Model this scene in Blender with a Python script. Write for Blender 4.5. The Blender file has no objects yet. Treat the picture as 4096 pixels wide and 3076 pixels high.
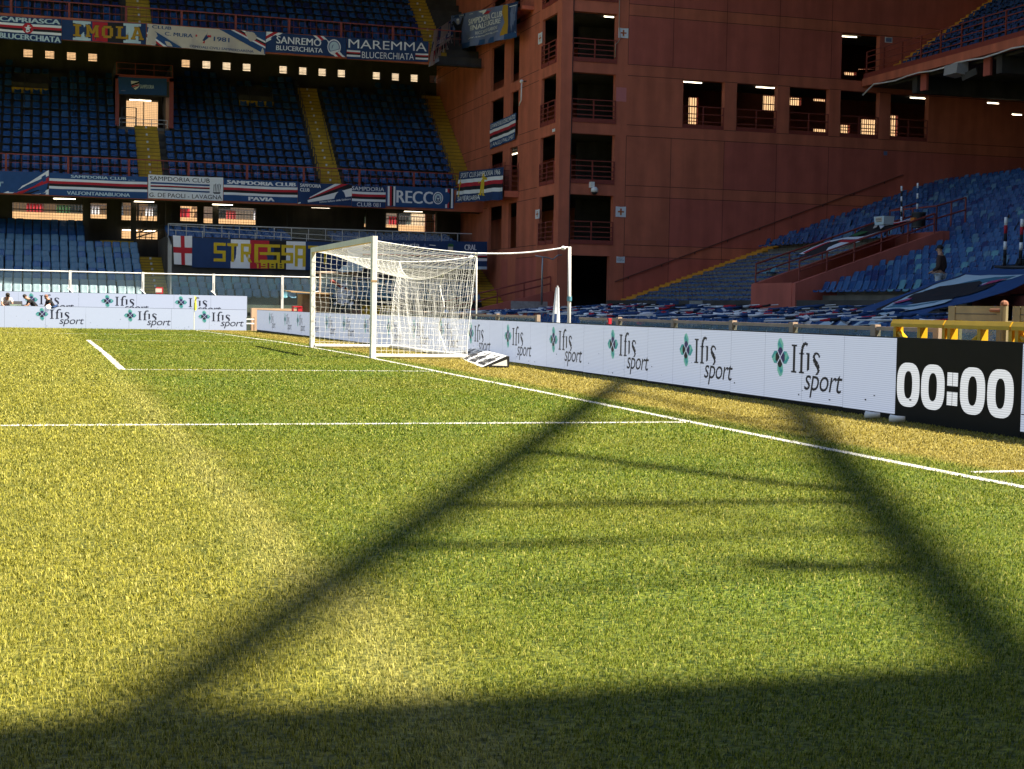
import bpy, bmesh, math, random
import numpy as np
from mathutils import Vector, Matrix
random.seed(7); rng = np.random.default_rng(7)
SC = bpy.context.scene
COL = SC.collection
V = Vector
# ------------------------------------------------------------------ camera
FPX = 6088.5                                   # focal length in pixels of the 4096 px wide photograph
CAM = V((-6.7617, -1.1110, 1.1224)); YAW, PITCH, ROLL = 0.3020, -0.0495, 0.0184
cy, sy, cp, sp, cr, sr = math.cos(YAW), math.sin(YAW), math.cos(PITCH), math.sin(PITCH), math.cos(ROLL), math.sin(ROLL)
FW = V((sy*cp, cy*cp, sp)); _ri = V((cy, -sy, 0)); _up = _ri.cross(FW)
RT = _ri*cr + _up*sr; UP = -_ri*sr + _up*cr
cam = bpy.data.cameras.new('camera'); cam.sensor_width = 36; cam.lens = 36*FPX/4096; cam.clip_start = .1; cam.clip_end = 3000
co = bpy.data.objects.new('camera', cam); COL.objects.link(co)
co.matrix_world = Matrix(((RT.x, UP.x, -FW.x, CAM.x), (RT.y, UP.y, -FW.y, CAM.y), (RT.z, UP.z, -FW.z, CAM.z), (0, 0, 0, 1)))
SC.camera = co
# ------------------------------------------------------------------ light: sky, sun, exposure
SUNV = V((.54, -.38, 1.0)).normalized()        # direction towards the sun
w = bpy.data.worlds.new('World'); SC.world = w; w.use_nodes = True
nt = w.node_tree; sky = nt.nodes.new('ShaderNodeTexSky'); sky.sky_type = 'NISHITA'; sky.sun_disc = False
sky.sun_elevation = math.asin(SUNV.z); sky.sun_rotation = math.atan2(SUNV.x, SUNV.y)
nt.links.new(sky.outputs[0], nt.nodes['Background'].inputs[0]); nt.nodes['Background'].inputs[1].default_value = .072
sl = bpy.data.lights.new('sun', 'SUN'); sl.energy = 5.0; sl.angle = math.radians(.53); sl.color = (1, .93, .80)
so = bpy.data.objects.new('sun', sl); COL.objects.link(so); so.rotation_euler = SUNV.to_track_quat('Z', 'Y').to_euler()
vs = SC.view_settings; vs.view_transform = 'Standard'; vs.look = 'None'; vs.exposure = 1.62; vs.gamma = 1
cyc = SC.cycles; cyc.max_bounces = 8; cyc.diffuse_bounces = 5; cyc.transparent_max_bounces = 24; cyc.use_denoising = True
cyc.sample_clamp_indirect = 6; cyc.caustics_reflective = False; cyc.caustics_refractive = False
# ------------------------------------------------------------------ photograph pixel -> point on a real plane of the place
def ray(u, v): return FW + RT*((u-2048)/FPX) + UP*((1538-v)/FPX)
def atX(p, X): d = ray(*p); return CAM + d*((X-CAM.x)/d.x)
def atY(p, Y): d = ray(*p); return CAM + d*((Y-CAM.y)/d.y)
def atZ(p, Z): d = ray(*p); return CAM + d*((Z-CAM.z)/d.z)
def reg(ox, oy, k=1100/2212): return lambda a, b: (ox+a*k, oy+b*k)
A, B, N, D = reg(0, 0), reg(1000, 0), reg(2000, 0), reg(2996, 0)
E, F, G, H = reg(0, 650), reg(1000, 650), reg(2000, 650), reg(2996, 650)
# ------------------------------------------------------------------ materials
MATS = {}
def mat(name, col, rough=.7, amt=.12, scale=6., metal=0., bump=0., emit=0., ecol=None, spec=.4, stain=0., coord='Object', alpha=1.):
    if name in MATS: return MATS[name]
    m = bpy.data.materials.new(name); m.use_nodes = True; t = m.node_tree; n = t.nodes; L = t.links
    b = n['Principled BSDF']; b.inputs['Roughness'].default_value = rough; b.inputs['Metallic'].default_value = metal
    b.inputs['Specular IOR Level'].default_value = spec
    tc = n.new('ShaderNodeTexCoord'); nz = n.new('ShaderNodeTexNoise'); nz.inputs['Scale'].default_value = scale; nz.inputs['Detail'].default_value = 6
    L.new(tc.outputs[coord], nz.inputs['Vector'])
    mx = n.new('ShaderNodeMix'); mx.data_type = 'RGBA'
    mx.inputs[6].default_value = (*[c*(1-amt*1.6) for c in col], 1); mx.inputs[7].default_value = (*[min(1, c*(1+amt*1.3)) for c in col], 1)
    L.new(nz.outputs['Fac'], mx.inputs[0]); out = mx.outputs[2]
    if stain:
        mp = n.new('ShaderNodeMapping'); mp.inputs['Scale'].default_value = (1.3, 1.3, .16); n2 = n.new('ShaderNodeTexNoise'); n2.inputs['Scale'].default_value = 1.1; n2.inputs['Detail'].default_value = 8
        L.new(tc.outputs[coord], mp.inputs[0]); L.new(mp.outputs[0], n2.inputs['Vector'])
        rp = n.new('ShaderNodeValToRGB'); rp.color_ramp.elements[0].position = .38; rp.color_ramp.elements[1].position = .62
        rp.color_ramp.elements[0].color = (1-stain, 1-stain, 1-stain, 1); rp.color_ramp.elements[1].color = (1, 1, 1, 1)
        L.new(n2.outputs['Fac'], rp.inputs[0]); m2 = n.new('ShaderNodeMix'); m2.data_type = 'RGBA'; m2.blend_type = 'MULTIPLY'; m2.inputs[0].default_value = 1
        L.new(out, m2.inputs[6]); L.new(rp.outputs[0], m2.inputs[7]); out = m2.outputs[2]
    L.new(out, b.inputs['Base Color'])
    if bump:
        bp = n.new('ShaderNodeBump'); bp.inputs['Strength'].default_value = bump; bp.inputs['Distance'].default_value = .02
        L.new(nz.outputs['Fac'], bp.inputs['Height']); L.new(bp.outputs[0], b.inputs['Normal'])
    if emit:
        b.inputs['Emission Strength'].default_value = emit
        if ecol: b.inputs['Emission Color'].default_value = (*ecol, 1)
        else: L.new(out, b.inputs['Emission Color'])
    if alpha < 1: b.inputs['Alpha'].default_value = alpha
    MATS[name] = m; return m
def S(r, g, b): return tuple(((c/255)/12.92 if c <= 10 else ((c/255+.055)/1.055)**2.4) for c in (r, g, b))
terra = mat('terracotta_paint', (.62, .170, .092), .75, .14, 1.4, stain=.22)
terra2 = mat('terracotta_paint_red', (.55, .135, .092), .75, .14, 1.4, stain=.2)
terra3 = mat('terracotta_paint_pink', (.62, .2, .19), .75, .06)
joint = mat('panel_joint', (.075, .03, .022), .9)
redsteel = mat('red_painted_steel', (.26, .05, .035), .55, .15, 9)
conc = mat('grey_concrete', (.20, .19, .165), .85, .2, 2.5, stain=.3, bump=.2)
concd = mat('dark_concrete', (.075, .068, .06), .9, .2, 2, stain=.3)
moss = mat('mossy_wall', (.10, .12, .085), .85, .35, 3, stain=.45)
plaster = mat('beige_plaster', (.55, .36, .22), .85, .1, 2, stain=.15)
yel = mat('yellow_step_paint', (.60, .36, .02), .7, .14, 7, stain=.2)
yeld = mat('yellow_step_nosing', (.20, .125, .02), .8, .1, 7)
oran = mat('orange_step_paint', (.66, .30, .03), .7, .14, 7)
navy = mat('navy_plastic', (.022, .080, .215), .27, .18, 3, spec=.5)
blue = mat('blue_plastic', (.042, .125, .285), .28, .2, 3, spec=.5)
skyb = mat('faded_blue_plastic', (.085, .19, .285), .36, .22, 3, spec=.5)
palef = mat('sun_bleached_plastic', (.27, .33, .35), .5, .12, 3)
teal = mat('faded_teal_plastic', (.11, .28, .34), .45, .15, 3)
dnavy = mat('dark_navy_plastic', (.018, .035, .13), .35, .2, 3)
white = mat('white_paint', (.80, .79, .76), .45, .05, 8)
whitew = mat('worn_white_paint', (.74, .71, .65), .5, .12, 10, stain=.12)
net_m = mat('white_net_cord', (.82, .80, .74), .8, .05, 8)
steel = mat('galvanised_steel', (.42, .43, .43), .45, .12, 8, metal=.6)
dsteel = mat('dark_steel', (.05, .05, .055), .5, .15, 8)
black = mat('black_rubber', (.012, .012, .013), .6, .2, 8)
yrail = mat('yellow_rail_paint', (.74, .42, .012), .42, .1, 6, stain=.15)
beige = mat('beige_frame_paint', (.46, .34, .24), .6, .12, 6, stain=.2)
khaki = mat('khaki_gate_paint', (.34, .27, .14), .6, .16, 6, stain=.3)
wood = mat('raw_wood', (.42, .27, .13), .8, .25, 5, stain=.3)
# cloth colours
cl_navy = mat('navy_cloth', (.016, .045, .135), .85, .12, 3); cl_blue = mat('blue_cloth', (.022, .075, .21), .85, .12, 3)
cl_white = mat('white_cloth', (.80, .81, .82), .85, .06, 3); cl_red = mat('red_cloth', (.48, .022, .035), .85, .1, 3)
cl_black = mat('black_cloth', (.016, .015, .018), .85, .1, 3); cl_yel = mat('yellow_cloth', (.62, .43, .02), .85, .1, 3)
cl_gold = mat('gold_cloth', (.42, .24, .02), .85, .1, 3); cl_cream = mat('cream_cloth', (.58, .51, .42), .85, .08, 3)
cl_teal = mat('teal_cloth', (.05, .18, .26), .85, .1, 3); cl_pale = mat('pale_blue_cloth', (.50, .63, .68), .85, .08, 3)
cl_pink = mat('pink_cloth', (.45, .06, .16), .85, .1, 3); cl_sky = mat('mid_blue_cloth', (.15, .19, .34), .85, .2, 2); cl_green = mat('green_cloth', (.03, .12, .04), .85, .1, 3)
# LED screens
def led(name, col, e, base=.25, lines=True):
    if name in MATS: return MATS[name]
    m = mat(name, tuple(c*base for c in col), .55, .02, 20, emit=e, ecol=col); n = m.node_tree.nodes; L = m.node_tree.links; b = n['Principled BSDF']
    if lines:
        tc = n.new('ShaderNodeTexCoord'); sx = n.new('ShaderNodeSeparateXYZ'); L.new(tc.outputs['Object'], sx.inputs[0])
        mu = n.new('ShaderNodeMath'); mu.operation = 'MULTIPLY'; mu.inputs[1].default_value = 2*math.pi/.024; L.new(sx.outputs['Z'], mu.inputs[0])
        si = n.new('ShaderNodeMath'); si.operation = 'SINE'; L.new(mu.outputs[0], si.inputs[0])
        ma = n.new('ShaderNodeMath'); ma.operation = 'MULTIPLY_ADD'; ma.inputs[1].default_value = e*.28; ma.inputs[2].default_value = e; L.new(si.outputs[0], ma.inputs[0])
        L.new(ma.outputs[0], b.inputs['Emission Strength'])
    return m
led_w = led('led_white', S(208, 218, 240), .19, .28); led_ink = led('led_navy', S(22, 26, 52), .05, .4, False)
led_t1 = led('led_teal', S(60, 160, 165), .15, .3, False); led_t2 = led('led_aqua', S(120, 195, 180), .15, .3, False); led_t3 = led('led_indigo', S(50, 42, 105), .12, .3, False)
led_k = mat('led_off_black', (.006, .006, .006), .6, .2, 5, spec=.15); led_d = led('led_digit', (.85, .87, .9), .22, .3)
tube_m = mat('fluorescent_tube', (.9, .85, .7), .5, 0, emit=2.6, ecol=(1, .84, .6))
# glass
def glass(name, tint, fac, refl=.05):
    m = bpy.data.materials.new(name); m.use_nodes = True; n = m.node_tree.nodes; L = m.node_tree.links; n.remove(n['Principled BSDF'])
    tr = n.new('ShaderNodeBsdfTransparent'); tr.inputs[0].default_value = (*tint, 1); gl = n.new('ShaderNodeBsdfGlossy'); gl.inputs['Roughness'].default_value = .08
    df = n.new('ShaderNodeBsdfDiffuse'); df.inputs[0].default_value = (.30, .38, .36, 1); nz = n.new('ShaderNodeTexNoise'); nz.inputs['Scale'].default_value = 2.5; nz.inputs['Detail'].default_value = 8
    mm = n.new('ShaderNodeMath'); mm.operation = 'MULTIPLY'; mm.inputs[1].default_value = fac; L.new(nz.outputs['Fac'], mm.inputs[0])
    m1 = n.new('ShaderNodeMixShader'); L.new(mm.outputs[0], m1.inputs[0]); L.new(tr.outputs[0], m1.inputs[1]); L.new(df.outputs[0], m1.inputs[2])
    m2 = n.new('ShaderNodeMixShader'); m2.inputs[0].default_value = refl; L.new(m1.outputs[0], m2.inputs[1]); L.new(gl.outputs[0], m2.inputs[2])
    L.new(m2.outputs[0], n['Material Output'].inputs[0]); return m
glass_far = glass('dusty_glass', (.92, .97, .97), .10); glass_clear = glass('clear_glass', (.95, .98, .98), .03, .008); glass_near = glass('scratched_glass', (.85, .93, .90), .55)
# ------------------------------------------------------------------ mesh builder
class MB:
    def __init__(s): s.v = []; s.f = []; s.m = []; s.mats = []
    def mi(s, m):
        if m not in s.mats: s.mats.append(m)
        return s.mats.index(m)
    def face(s, pts, m):
        k = len(s.v); s.v += [tuple(p) for p in pts]; s.f.append(tuple(range(k, k+len(pts)))); s.m.append(s.mi(m))
    def box(s, a, b, m):
        (x0, y0, z0), (x1, y1, z1) = a, b; x0, x1 = sorted((x0, x1)); y0, y1 = sorted((y0, y1)); z0, z1 = sorted((z0, z1)); k = len(s.v)
        s.v += [(x0, y0, z0), (x1, y0, z0), (x1, y1, z0), (x0, y1, z0), (x0, y0, z1), (x1, y0, z1), (x1, y1, z1), (x0, y1, z1)]
        i = s.mi(m)
        for q in ((0, 3, 2, 1), (4, 5, 6, 7), (0, 1, 5, 4), (1, 2, 6, 5), (2, 3, 7, 6), (3, 0, 4, 7)): s.f.append(tuple(k+j for j in q)); s.m.append(i)
        return s
    def hexa(s, p, m):                          # eight corners: four of the bottom, four of the top
        k = len(s.v); s.v += [tuple(q) for q in p]; i = s.mi(m)
        for q in ((0, 3, 2, 1), (4, 5, 6, 7), (0, 1, 5, 4), (1, 2, 6, 5), (2, 3, 7, 6), (3, 0, 4, 7)): s.f.append(tuple(k+j for j in q)); s.m.append(i)
        return s
    def bar(s, a, b, wd, ht, m, up=V((0, 0, 1))):
        a, b = V(a), V(b); d = (b-a).normalized()
        if abs(d.dot(up)) > .98: up = V((0, 1, 0))
        r = d.cross(up).normalized()*wd/2; u = r.cross(d).normalized()*ht/2
        return s.hexa([a-r-u, a+r-u, b+r-u, b-r-u, a-r+u, a+r+u, b+r+u, b-r+u], m)
    def tube(s, pts, r, m, n=8, cap=True):
        pts = [V(p) for p in pts]; rs = r if isinstance(r, (list, tuple)) else [r]*len(pts); k0 = len(s.v); i = s.mi(m); last = None
        for j, p in enumerate(pts):
            d = (pts[min(j+1, len(pts)-1)]-pts[max(j-1, 0)]).normalized()
            if last is None: last = d.orthogonal().normalized()
            x = (last-d*last.dot(d)); x = x.normalized() if x.length > 1e-6 else d.orthogonal().normalized(); last = x; y = d.cross(x)
            for q in range(n): a = 2*math.pi*q/n; s.v.append(tuple(p+(x*math.cos(a)+y*math.sin(a))*rs[j]))
        for j in range(len(pts)-1):
            for q in range(n):
                a = k0+j*n+q; b = k0+j*n+(q+1) % n; s.f.append((a, b, b+n, a+n)); s.m.append(i)
        if cap:
            s.f.append(tuple(k0+q for q in range(n))[::-1]); s.m.append(i); e = k0+(len(pts)-1)*n; s.f.append(tuple(e+q for q in range(n))); s.m.append(i)
        return s
    def ball(s, c, r, m, nu=12, nv=8, sc=(1, 1, 1)):
        k = len(s.v); i = s.mi(m); c = V(c)
        for a in range(nv+1):
            th = math.pi*a/nv
            for b in range(nu):
                ph = 2*math.pi*b/nu; s.v.append((c.x+r*sc[0]*math.sin(th)*math.cos(ph), c.y+r*sc[1]*math.sin(th)*math.sin(ph), c.z+r*sc[2]*math.cos(th)))
        for a in range(nv):
            for b in range(nu):
                q = k+a*nu+b; q2 = k+a*nu+(b+1) % nu; s.f.append((q, q+nu, q2+nu, q2)); s.m.append(i)
        return s
    def add(s, o, M=None):
        k = len(s.v); s.v += [tuple(M @ V(p)) for p in o.v] if M else o.v
        mp = [s.mi(m) for m in o.mats]
        s.f += [tuple(k+j for j in f) for f in o.f]; s.m += [mp[j] for j in o.m]; return s
    def mesh(s, name, smooth=False, weld=False):
        me = bpy.data.meshes.new(name); me.from_pydata(s.v, [], s.f)
        for m in s.mats: me.materials.append(m)
        me.polygons.foreach_set('material_index', s.m)
        if weld:
            bm = bmesh.new(); bm.from_mesh(me); bmesh.ops.remove_doubles(bm, verts=bm.verts, dist=1e-4); bm.to_mesh(me); bm.free()
        if smooth: me.polygons.foreach_set('use_smooth', [True]*len(me.polygons))
        me.update(); return me
    def build(s, name, parent=None, smooth=False, weld=False, **kw):
        o = bpy.data.objects.new(name, s.mesh(name, smooth, weld)); COL.objects.link(o)
        if parent: o.parent = parent
        for k, v in kw.items(): o[k] = v
        return o
def thing(name, label, cat, loc=(0, 0, 0), group=None):
    o = bpy.data.objects.new(name, None); COL.objects.link(o); o.location = loc; o['label'] = label; o['category'] = cat; o.empty_display_size = .2
    if group: o['group'] = group
    return o
def tag(o, label, cat, group=None):
    o['label'] = label; o['category'] = cat
    if group: o['group'] = group
    return o
def recentre(o, c):                              # put a one-mesh object's origin at its base
    c = V(c); o.data.transform(Matrix.Translation(-c)); o.location = c; return o
# ------------------------------------------------------------------ lettering
_tc = {}
def text2d(txt, bold=0., shear=0., space=1.):
    key = (txt, bold, shear, space)
    if key not in _tc:
        c = bpy.data.curves.new('lettering', 'FONT'); c.body = txt; c.shear = shear; c.space_character = space; c.resolution_u = 3; c.fill_mode = 'FRONT'
        o = bpy.data.objects.new('lettering', c); COL.objects.link(o); bpy.context.view_layer.update()
        me = bpy.data.meshes.new_from_object(o.evaluated_get(bpy.context.evaluated_depsgraph_get()))
        P = [(v.co.x, v.co.y) for v in me.vertices]; T = [tuple(p.vertices) for p in me.polygons]
        bpy.data.objects.remove(o); bpy.data.curves.remove(c); bpy.data.meshes.remove(me); _tc[key] = (P, T)
    return _tc[key]
class Art:                                       # flat artwork carried on a surface fn(s, t, lift) -> point
    def __init__(s, mb, fn, gap=.006): s.mb = mb; s.fn = fn; s.gap = gap; s.l = 1
    def up(s, n=1): s.l += n
    def tri(s, P, T, m):
        i = s.mb.mi(m); k = len(s.mb.v); s.mb.v += [tuple(s.fn(x, y, s.l*s.gap)) for x, y in P]
        for t in T: s.mb.f.append(tuple(k+j for j in t)); s.mb.m.append(i)
    def poly(s, P, m): s.tri(P, [tuple(range(len(P)))], m)
    def rect(s, x0, y0, x1, y1, m, n=10): s.quad((x0, y0), (x1, y0), (x1, y1), (x0, y1), m, n)
    def quad(s, a, b, c, d, m, n=10, q=1):
        P = []; T = []
        for i in range(n+1):
            f = i/n
            for j in range(q+1):
                g = j/q; P.append(((a[0]*(1-f)+b[0]*f)*(1-g)+(d[0]*(1-f)+c[0]*f)*g, (a[1]*(1-f)+b[1]*f)*(1-g)+(d[1]*(1-f)+c[1]*f)*g))
        for i in range(n):
            for j in range(q): e = i*(q+1)+j; T.append((e, e+q+1, e+q+2, e+1))
        s.tri(P, T, m)
    def disc(s, cx, cy, rx, ry, m, n=24): s.poly([(cx+rx*math.cos(2*math.pi*i/n), cy+ry*math.sin(2*math.pi*i/n)) for i in range(n)], m)
    def text(s, txt, x0, y0, x1, y1, m, bold=0., shear=0., space=1., skew=0.):
        P, T = text2d(txt, 0., shear, space); X = [p[0] for p in P]; Y = [p[1] for p in P]; a, b, c, d = min(X), max(X), min(Y), max(Y); l0 = s.l
        for i, o in enumerate((0,) if bold <= .006 else (-bold, bold) if bold < .035 else (-bold, 0, bold)): s.l = l0+i*.12; P2 = [(x+o, y) for x, y in P]; s.tri([(x0+(x-a)/(b-a)*(x1-x0), y0+(y-c)/(d-c)*(y1-y0)+skew*(x-a)/(b-a)) for x, y in P2], T, m)
        s.l = l0
    def slab(s, txt, x0, y0, x1, y1, m, wt=.2, cw=None):   # block capitals with slab serifs, for the varsity lettering
        n = len(txt); cwid = (x1-x0)/n
        for i, ch in enumerate(txt):
            a = x0+i*cwid+cwid*.06; b = a+cwid*.88; w_ = (b-a)*wt*1.25; h = y1-y0; X = lambda f: a+(b-a)*f; Yy = lambda f: y0+h*f
            def r(x, y, X2, y2): s.rect(X(x), Yy(y), X(X2), Yy(y2), m, 2)
            def q(p, w2=.22): (ax, ay), (bx, by) = p; s.quad((X(ax-w2/2), Yy(ay)), (X(ax+w2/2), Yy(ay)), (X(bx+w2/2), Yy(by)), (X(bx-w2/2), Yy(by)), m, 1)
            if ch == 'I': r(.35, 0, .65, 1); r(.2, 0, .8, .16); r(.2, .84, .8, 1)
            elif ch == 'M': r(.06, 0, .28, 1); r(.72, 0, .94, 1); q(((.17, 1), (.5, .3))); q(((.83, 1), (.5, .3))); r(0, 0, .36, .14); r(.64, 0, 1, .14); r(0, .86, .2, 1); r(.8, .86, 1, 1)
            elif ch == 'O': r(.08, .15, .32, .85); r(.68, .15, .92, .85); r(.2, 0, .8, .2); r(.2, .8, .8, 1)
            elif ch == 'L': r(.15, 0, .4, 1); r(0, .86, .55, 1); r(0, 0, .95, .17); r(.78, 0, .95, .35)
            elif ch == 'A': q(((.15, 0), (.45, 1))); q(((.85, 0), (.55, 1))); r(.3, .3, .7, .44); r(0, 0, .36, .14); r(.64, 0, 1, .14); r(.25, .88, .6, 1)
def logo(ar, X, Yv, k, cut=None):
    """four-petal mark and the two-line wordmark; X, Yv map drawing units (315 = screen height) to the surface"""
    def pl(P, m):
        if cut is not None: P = [(x, min(y, cut)) for x, y in P]
        ar.poly([(X(x), Yv(y)) for x, y in P], m)
    cx, cy_, r = 618, 112, 88
    for a in range(4):
        th = a*math.pi/2; c, s_ = math.cos(th), math.sin(th)
        def rot(u, v): return (cx+u*c-v*s_, cy_+u*s_+v*c)
        # petal pointing away from the centre: pointed root, rounded far corner, pointed tip
        if a % 2: out = [(5, 0), (30, -25), (62, -32), (r-6, -22), (r, -8), (r, 4), (62, 28), (36, 27)]
        else: out = [(5, 0), (34, -29), (62, -28), (r, 0), (62, 28), (34, 29)]
        pl([rot(*p) for p in out], led_t1 if a in (0, 2) else led_t2)
        ar.up(); pl([rot(*p) for p in ((4, 0), (30, -25), (46, -10), (46, 12), (30, 26))], led_t3 if a in (0, 3) else led_ink); 
        pl([rot(*p) for p in ((46, -10), (62, -26), (78, -12), (52, 14), (46, 12))], led_t2 if a in (0, 2) else led_t1); ar.up(-1)
    ar.up(2)
    for s1 in (1, -1): pl([(cx-36, cy_-s1*36-3), (cx-33, cy_-s1*36-3), (cx+36, cy_+s1*36+3), (cx+33, cy_+s1*36+3)], led_w)
    ar.up(-2)
    ink = led_ink
    pl([(742, 58), (764, 58), (764, 170), (742, 170)], ink); pl([(727, 50), (778, 50), (778, 58), (727, 58)], ink); pl([(727, 170), (778, 170), (778, 178), (727, 178)], ink)   # I
    st = [(824, 172), (824, 92), (827, 68), (836, 52), (850, 43), (866, 42), (876, 50)]; w_ = [11, 11, 11, 10, 8, 6, 9]
    for i in range(len(st)-1):
        (ax, ay), (bx, by) = st[i], st[i+1]; dx, dy = bx-ax, by-ay; l = math.hypot(dx, dy); nx, ny = -dy/l, dx/l; wa, wb = w_[i], w_[i+1]
        pl([(ax+nx*wa, ay+ny*wa), (ax-nx*wa, ay-ny*wa), (bx-nx*wb, by-ny*wb), (bx+nx*wb, by+ny*wb)], ink)                                                                # long f
    pl([(802, 170), (850, 170), (850, 178), (802, 178)], ink); pl([(800, 86), (848, 86), (848, 92), (800, 92)], ink)
    pl([(876, 84), (898, 84), (898, 158), (876, 166)], ink); pl([(866, 84), (878, 84), (878, 91), (866, 91)], ink)                                                        # dotless i
    st = [(990, 100), (978, 86), (958, 82), (940, 90), (936, 106), (950, 122), (972, 136), (984, 152), (978, 170), (958, 178)]; w_ = [7, 5, 5, 8, 11, 13, 14, 12, 7, 3]
    for i in range(len(st)-1):
        (ax, ay), (bx, by) = st[i], st[i+1]; dx, dy = bx-ax, by-ay; l = math.hypot(dx, dy); nx, ny = -dy/l, dx/l; wa, wb = w_[i], w_[i+1]
        pl([(ax+nx*wa, ay+ny*wa), (ax-nx*wa, ay-ny*wa), (bx-nx*wb, by-ny*wb), (bx+nx*wb, by+ny*wb)], ink)                                                                # s
    P, T = text2d('sport', 0., .22, .92); xs = [p[0] for p in P]; ys = [p[1] for p in P]; a, b, c, d = min(xs), max(xs), min(ys), max(ys)
    Q = []
    for x, y in P:
        yy = 282-(y-c)/(d-c)*112
        if cut is not None: yy = min(yy, cut)
        Q.append((X(855+(x-a)/(b-a)*340), Yv(yy)))
    ar.tri(Q, T, ink)
ORD = 'first second third fourth fifth sixth seventh eighth ninth tenth eleventh twelfth thirteenth fourteenth fifteenth sixteenth seventeenth eighteenth nineteenth twentieth'.split()
def ordw(n):
    if n <= 20: return ORD[n-1]
    t, u = divmod(n, 10); return ('twenty' if t == 2 else 'thirty' if t == 3 else 'forty')+'-'+ORD[u-1] if u else {2: 'twentieth', 3: 'thirtieth', 4: 'fortieth'}[t]
# ================================================================== pitch
_hy = [-400, -12, 9, 13.9, 19, 25, 31, 38, 43, 55, 68, 75, 600]; _hz = [-.09, -.09, -.08, -.06, -.03, .0, .04, .042, .037, -.02, -.09, -.10, -.10]
def hgt(y): return float(np.interp(y, _hy, _hz))
def turf_nodes(m, blades):
    m.use_nodes = True; n = m.node_tree.nodes; L = m.node_tree.links; b = n['Principled BSDF']; b.inputs['Roughness'].default_value = .62; b.inputs['Specular IOR Level'].default_value = .25
    g = n.new('ShaderNodeNewGeometry'); sx = n.new('ShaderNodeSeparateXYZ'); L.new(g.outputs['Position'], sx.inputs[0])
    def noise(s, d=4, vec=None):
        q = n.new('ShaderNodeTexNoise'); q.inputs['Scale'].default_value = s; q.inputs['Detail'].default_value = d; L.new(vec or g.outputs['Position'], q.inputs['Vector']); return q.outputs['Fac']
    def ramp(f, p0, p1, c0=(0, 0, 0, 1), c1=(1, 1, 1, 1)):
        r = n.new('ShaderNodeValToRGB'); e = r.color_ramp.elements; e[0].position = p0; e[1].position = p1; e[0].color = c0; e[1].color = c1; L.new(f, r.inputs[0]); return r.outputs[0]
    def mix(f, a, c, bl='MIX'):
        x = n.new('ShaderNodeMix'); x.data_type = 'RGBA'; x.blend_type = bl
        for i, s in ((0, f), (6, a), (7, c)):
            if isinstance(s, (int, float)): x.inputs[i].default_value = s
            elif isinstance(s, tuple): x.inputs[i].default_value = s
            else: L.new(s, x.inputs[i])
        return x.outputs[2]
    def math_(op, a, b_=None, c=None):
        q = n.new('ShaderNodeMath'); q.operation = op
        for i, s in enumerate((a, b_, c)):
            if s is None: continue
            if isinstance(s, (int, float)): q.inputs[i].default_value = s
            else: L.new(s, q.inputs[i])
        return q.outputs[0]
    wob = math_('MULTIPLY_ADD', noise(1.2), 1.0, -.5); xw = math_('ADD', sx.outputs['X'], math_('MULTIPLY', wob, .5))
    if blades:
        at = n.new('ShaderNodeAttribute'); at.attribute_name = 'tint'; sp = n.new('ShaderNodeSeparateColor'); L.new(at.outputs['Color'], sp.inputs[0]); f1, wh = sp.outputs[0], sp.outputs[1]
    else: f1 = ramp(noise(34, 8), .36, .64)
    green = mix(f1, (.026, .074, .004, 1), (.255, .315, .022, 1)); light = mix(f1, (.070, .084, .006, 1), (.43, .385, .046, 1)); dry = mix(f1, (.15, .115, .016, 1), (.60, .46, .11, 1))
    big = ramp(noise(.33, 3), .36, .66); green = mix(math_('MULTIPLY', big, .45), green, light)
    # mowing bands: sheen of blades leaning the other way put into the colour, seam on the goal-area line
    band = ramp(math_('MULTIPLY_ADD', xw, -.9, -4.45), 0., 1.); col = mix(math_('MULTIPLY', band, .95), green, light)
    ridge = math_('MULTIPLY', ramp(math_('MULTIPLY_ADD', math_('ABSOLUTE', math_('ADD', xw, 5.6)), -3.2, 1.0), 0., 1.), ramp(math_('MULTIPLY_ADD', sx.outputs['Y'], -.12, 3.1), 0., 1.)); col = mix(math_('MULTIPLY', ridge, .55), col, mix(f1, (.12, .12, .02, 1), (.58, .50, .14, 1)))
    patch = ramp(noise(.9, 5), .42, .7); col = mix(math_('MULTIPLY', patch, .28), col, mix(f1, (.085, .115, .010, 1), (.24, .235, .028, 1)))
    dryf = math_('MULTIPLY', ramp(math_('MULTIPLY_ADD', xw, 3.2, -.75), 0., 1.), ramp(math_('MULTIPLY_ADD', sx.outputs['X'], -1.4, 4.1), 0., 1.))
    col = mix(math_('MULTIPLY', dryf, .85), col, dry)
    if blades: col = mix(math_('MULTIPLY', sp.outputs[2], .8), col, (.62, .54, .14, 1))
    if blades: col = mix(math_('MULTIPLY', wh, .93), col, (.60, .58, .52, 1))
    if not blades: col = mix(1., col, (.55, .55, .55, 1), 'MULTIPLY')
    L.new(col, b.inputs['Base Color'])
    if blades:
        tr = n.new('ShaderNodeBsdfTranslucent'); L.new(col, tr.inputs[0]); ms = n.new('ShaderNodeMixShader'); ms.inputs[0].default_value = .34
        L.new(b.outputs[0], ms.inputs[1]); L.new(tr.outputs[0], ms.inputs[2]); L.new(ms.outputs[0], n['Material Output'].inputs[0])
    else:
        bp = n.new('ShaderNodeBump'); bp.inputs['Strength'].default_value = .9; bp.inputs['Distance'].default_value = .05; L.new(noise(26, 9), bp.inputs['Height']); L.new(bp.outputs[0], b.inputs['Normal'])
    return m
turf = turf_nodes(bpy.data.materials.new('turf'), False); blade_m = turf_nodes(bpy.data.materials.new('grass_blade'), True)
gb = MB(); gb.face([(-700, -600, -.35), (700, -600, -.35), (700, 900, -.35), (-700, 900, -.35)], conc)
gb.build('ground', kind='structure')
pb = MB(); ys = [-60, -30, -12] + list(np.arange(-6, 69.3, 1.5)) + [69.55]
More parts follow.
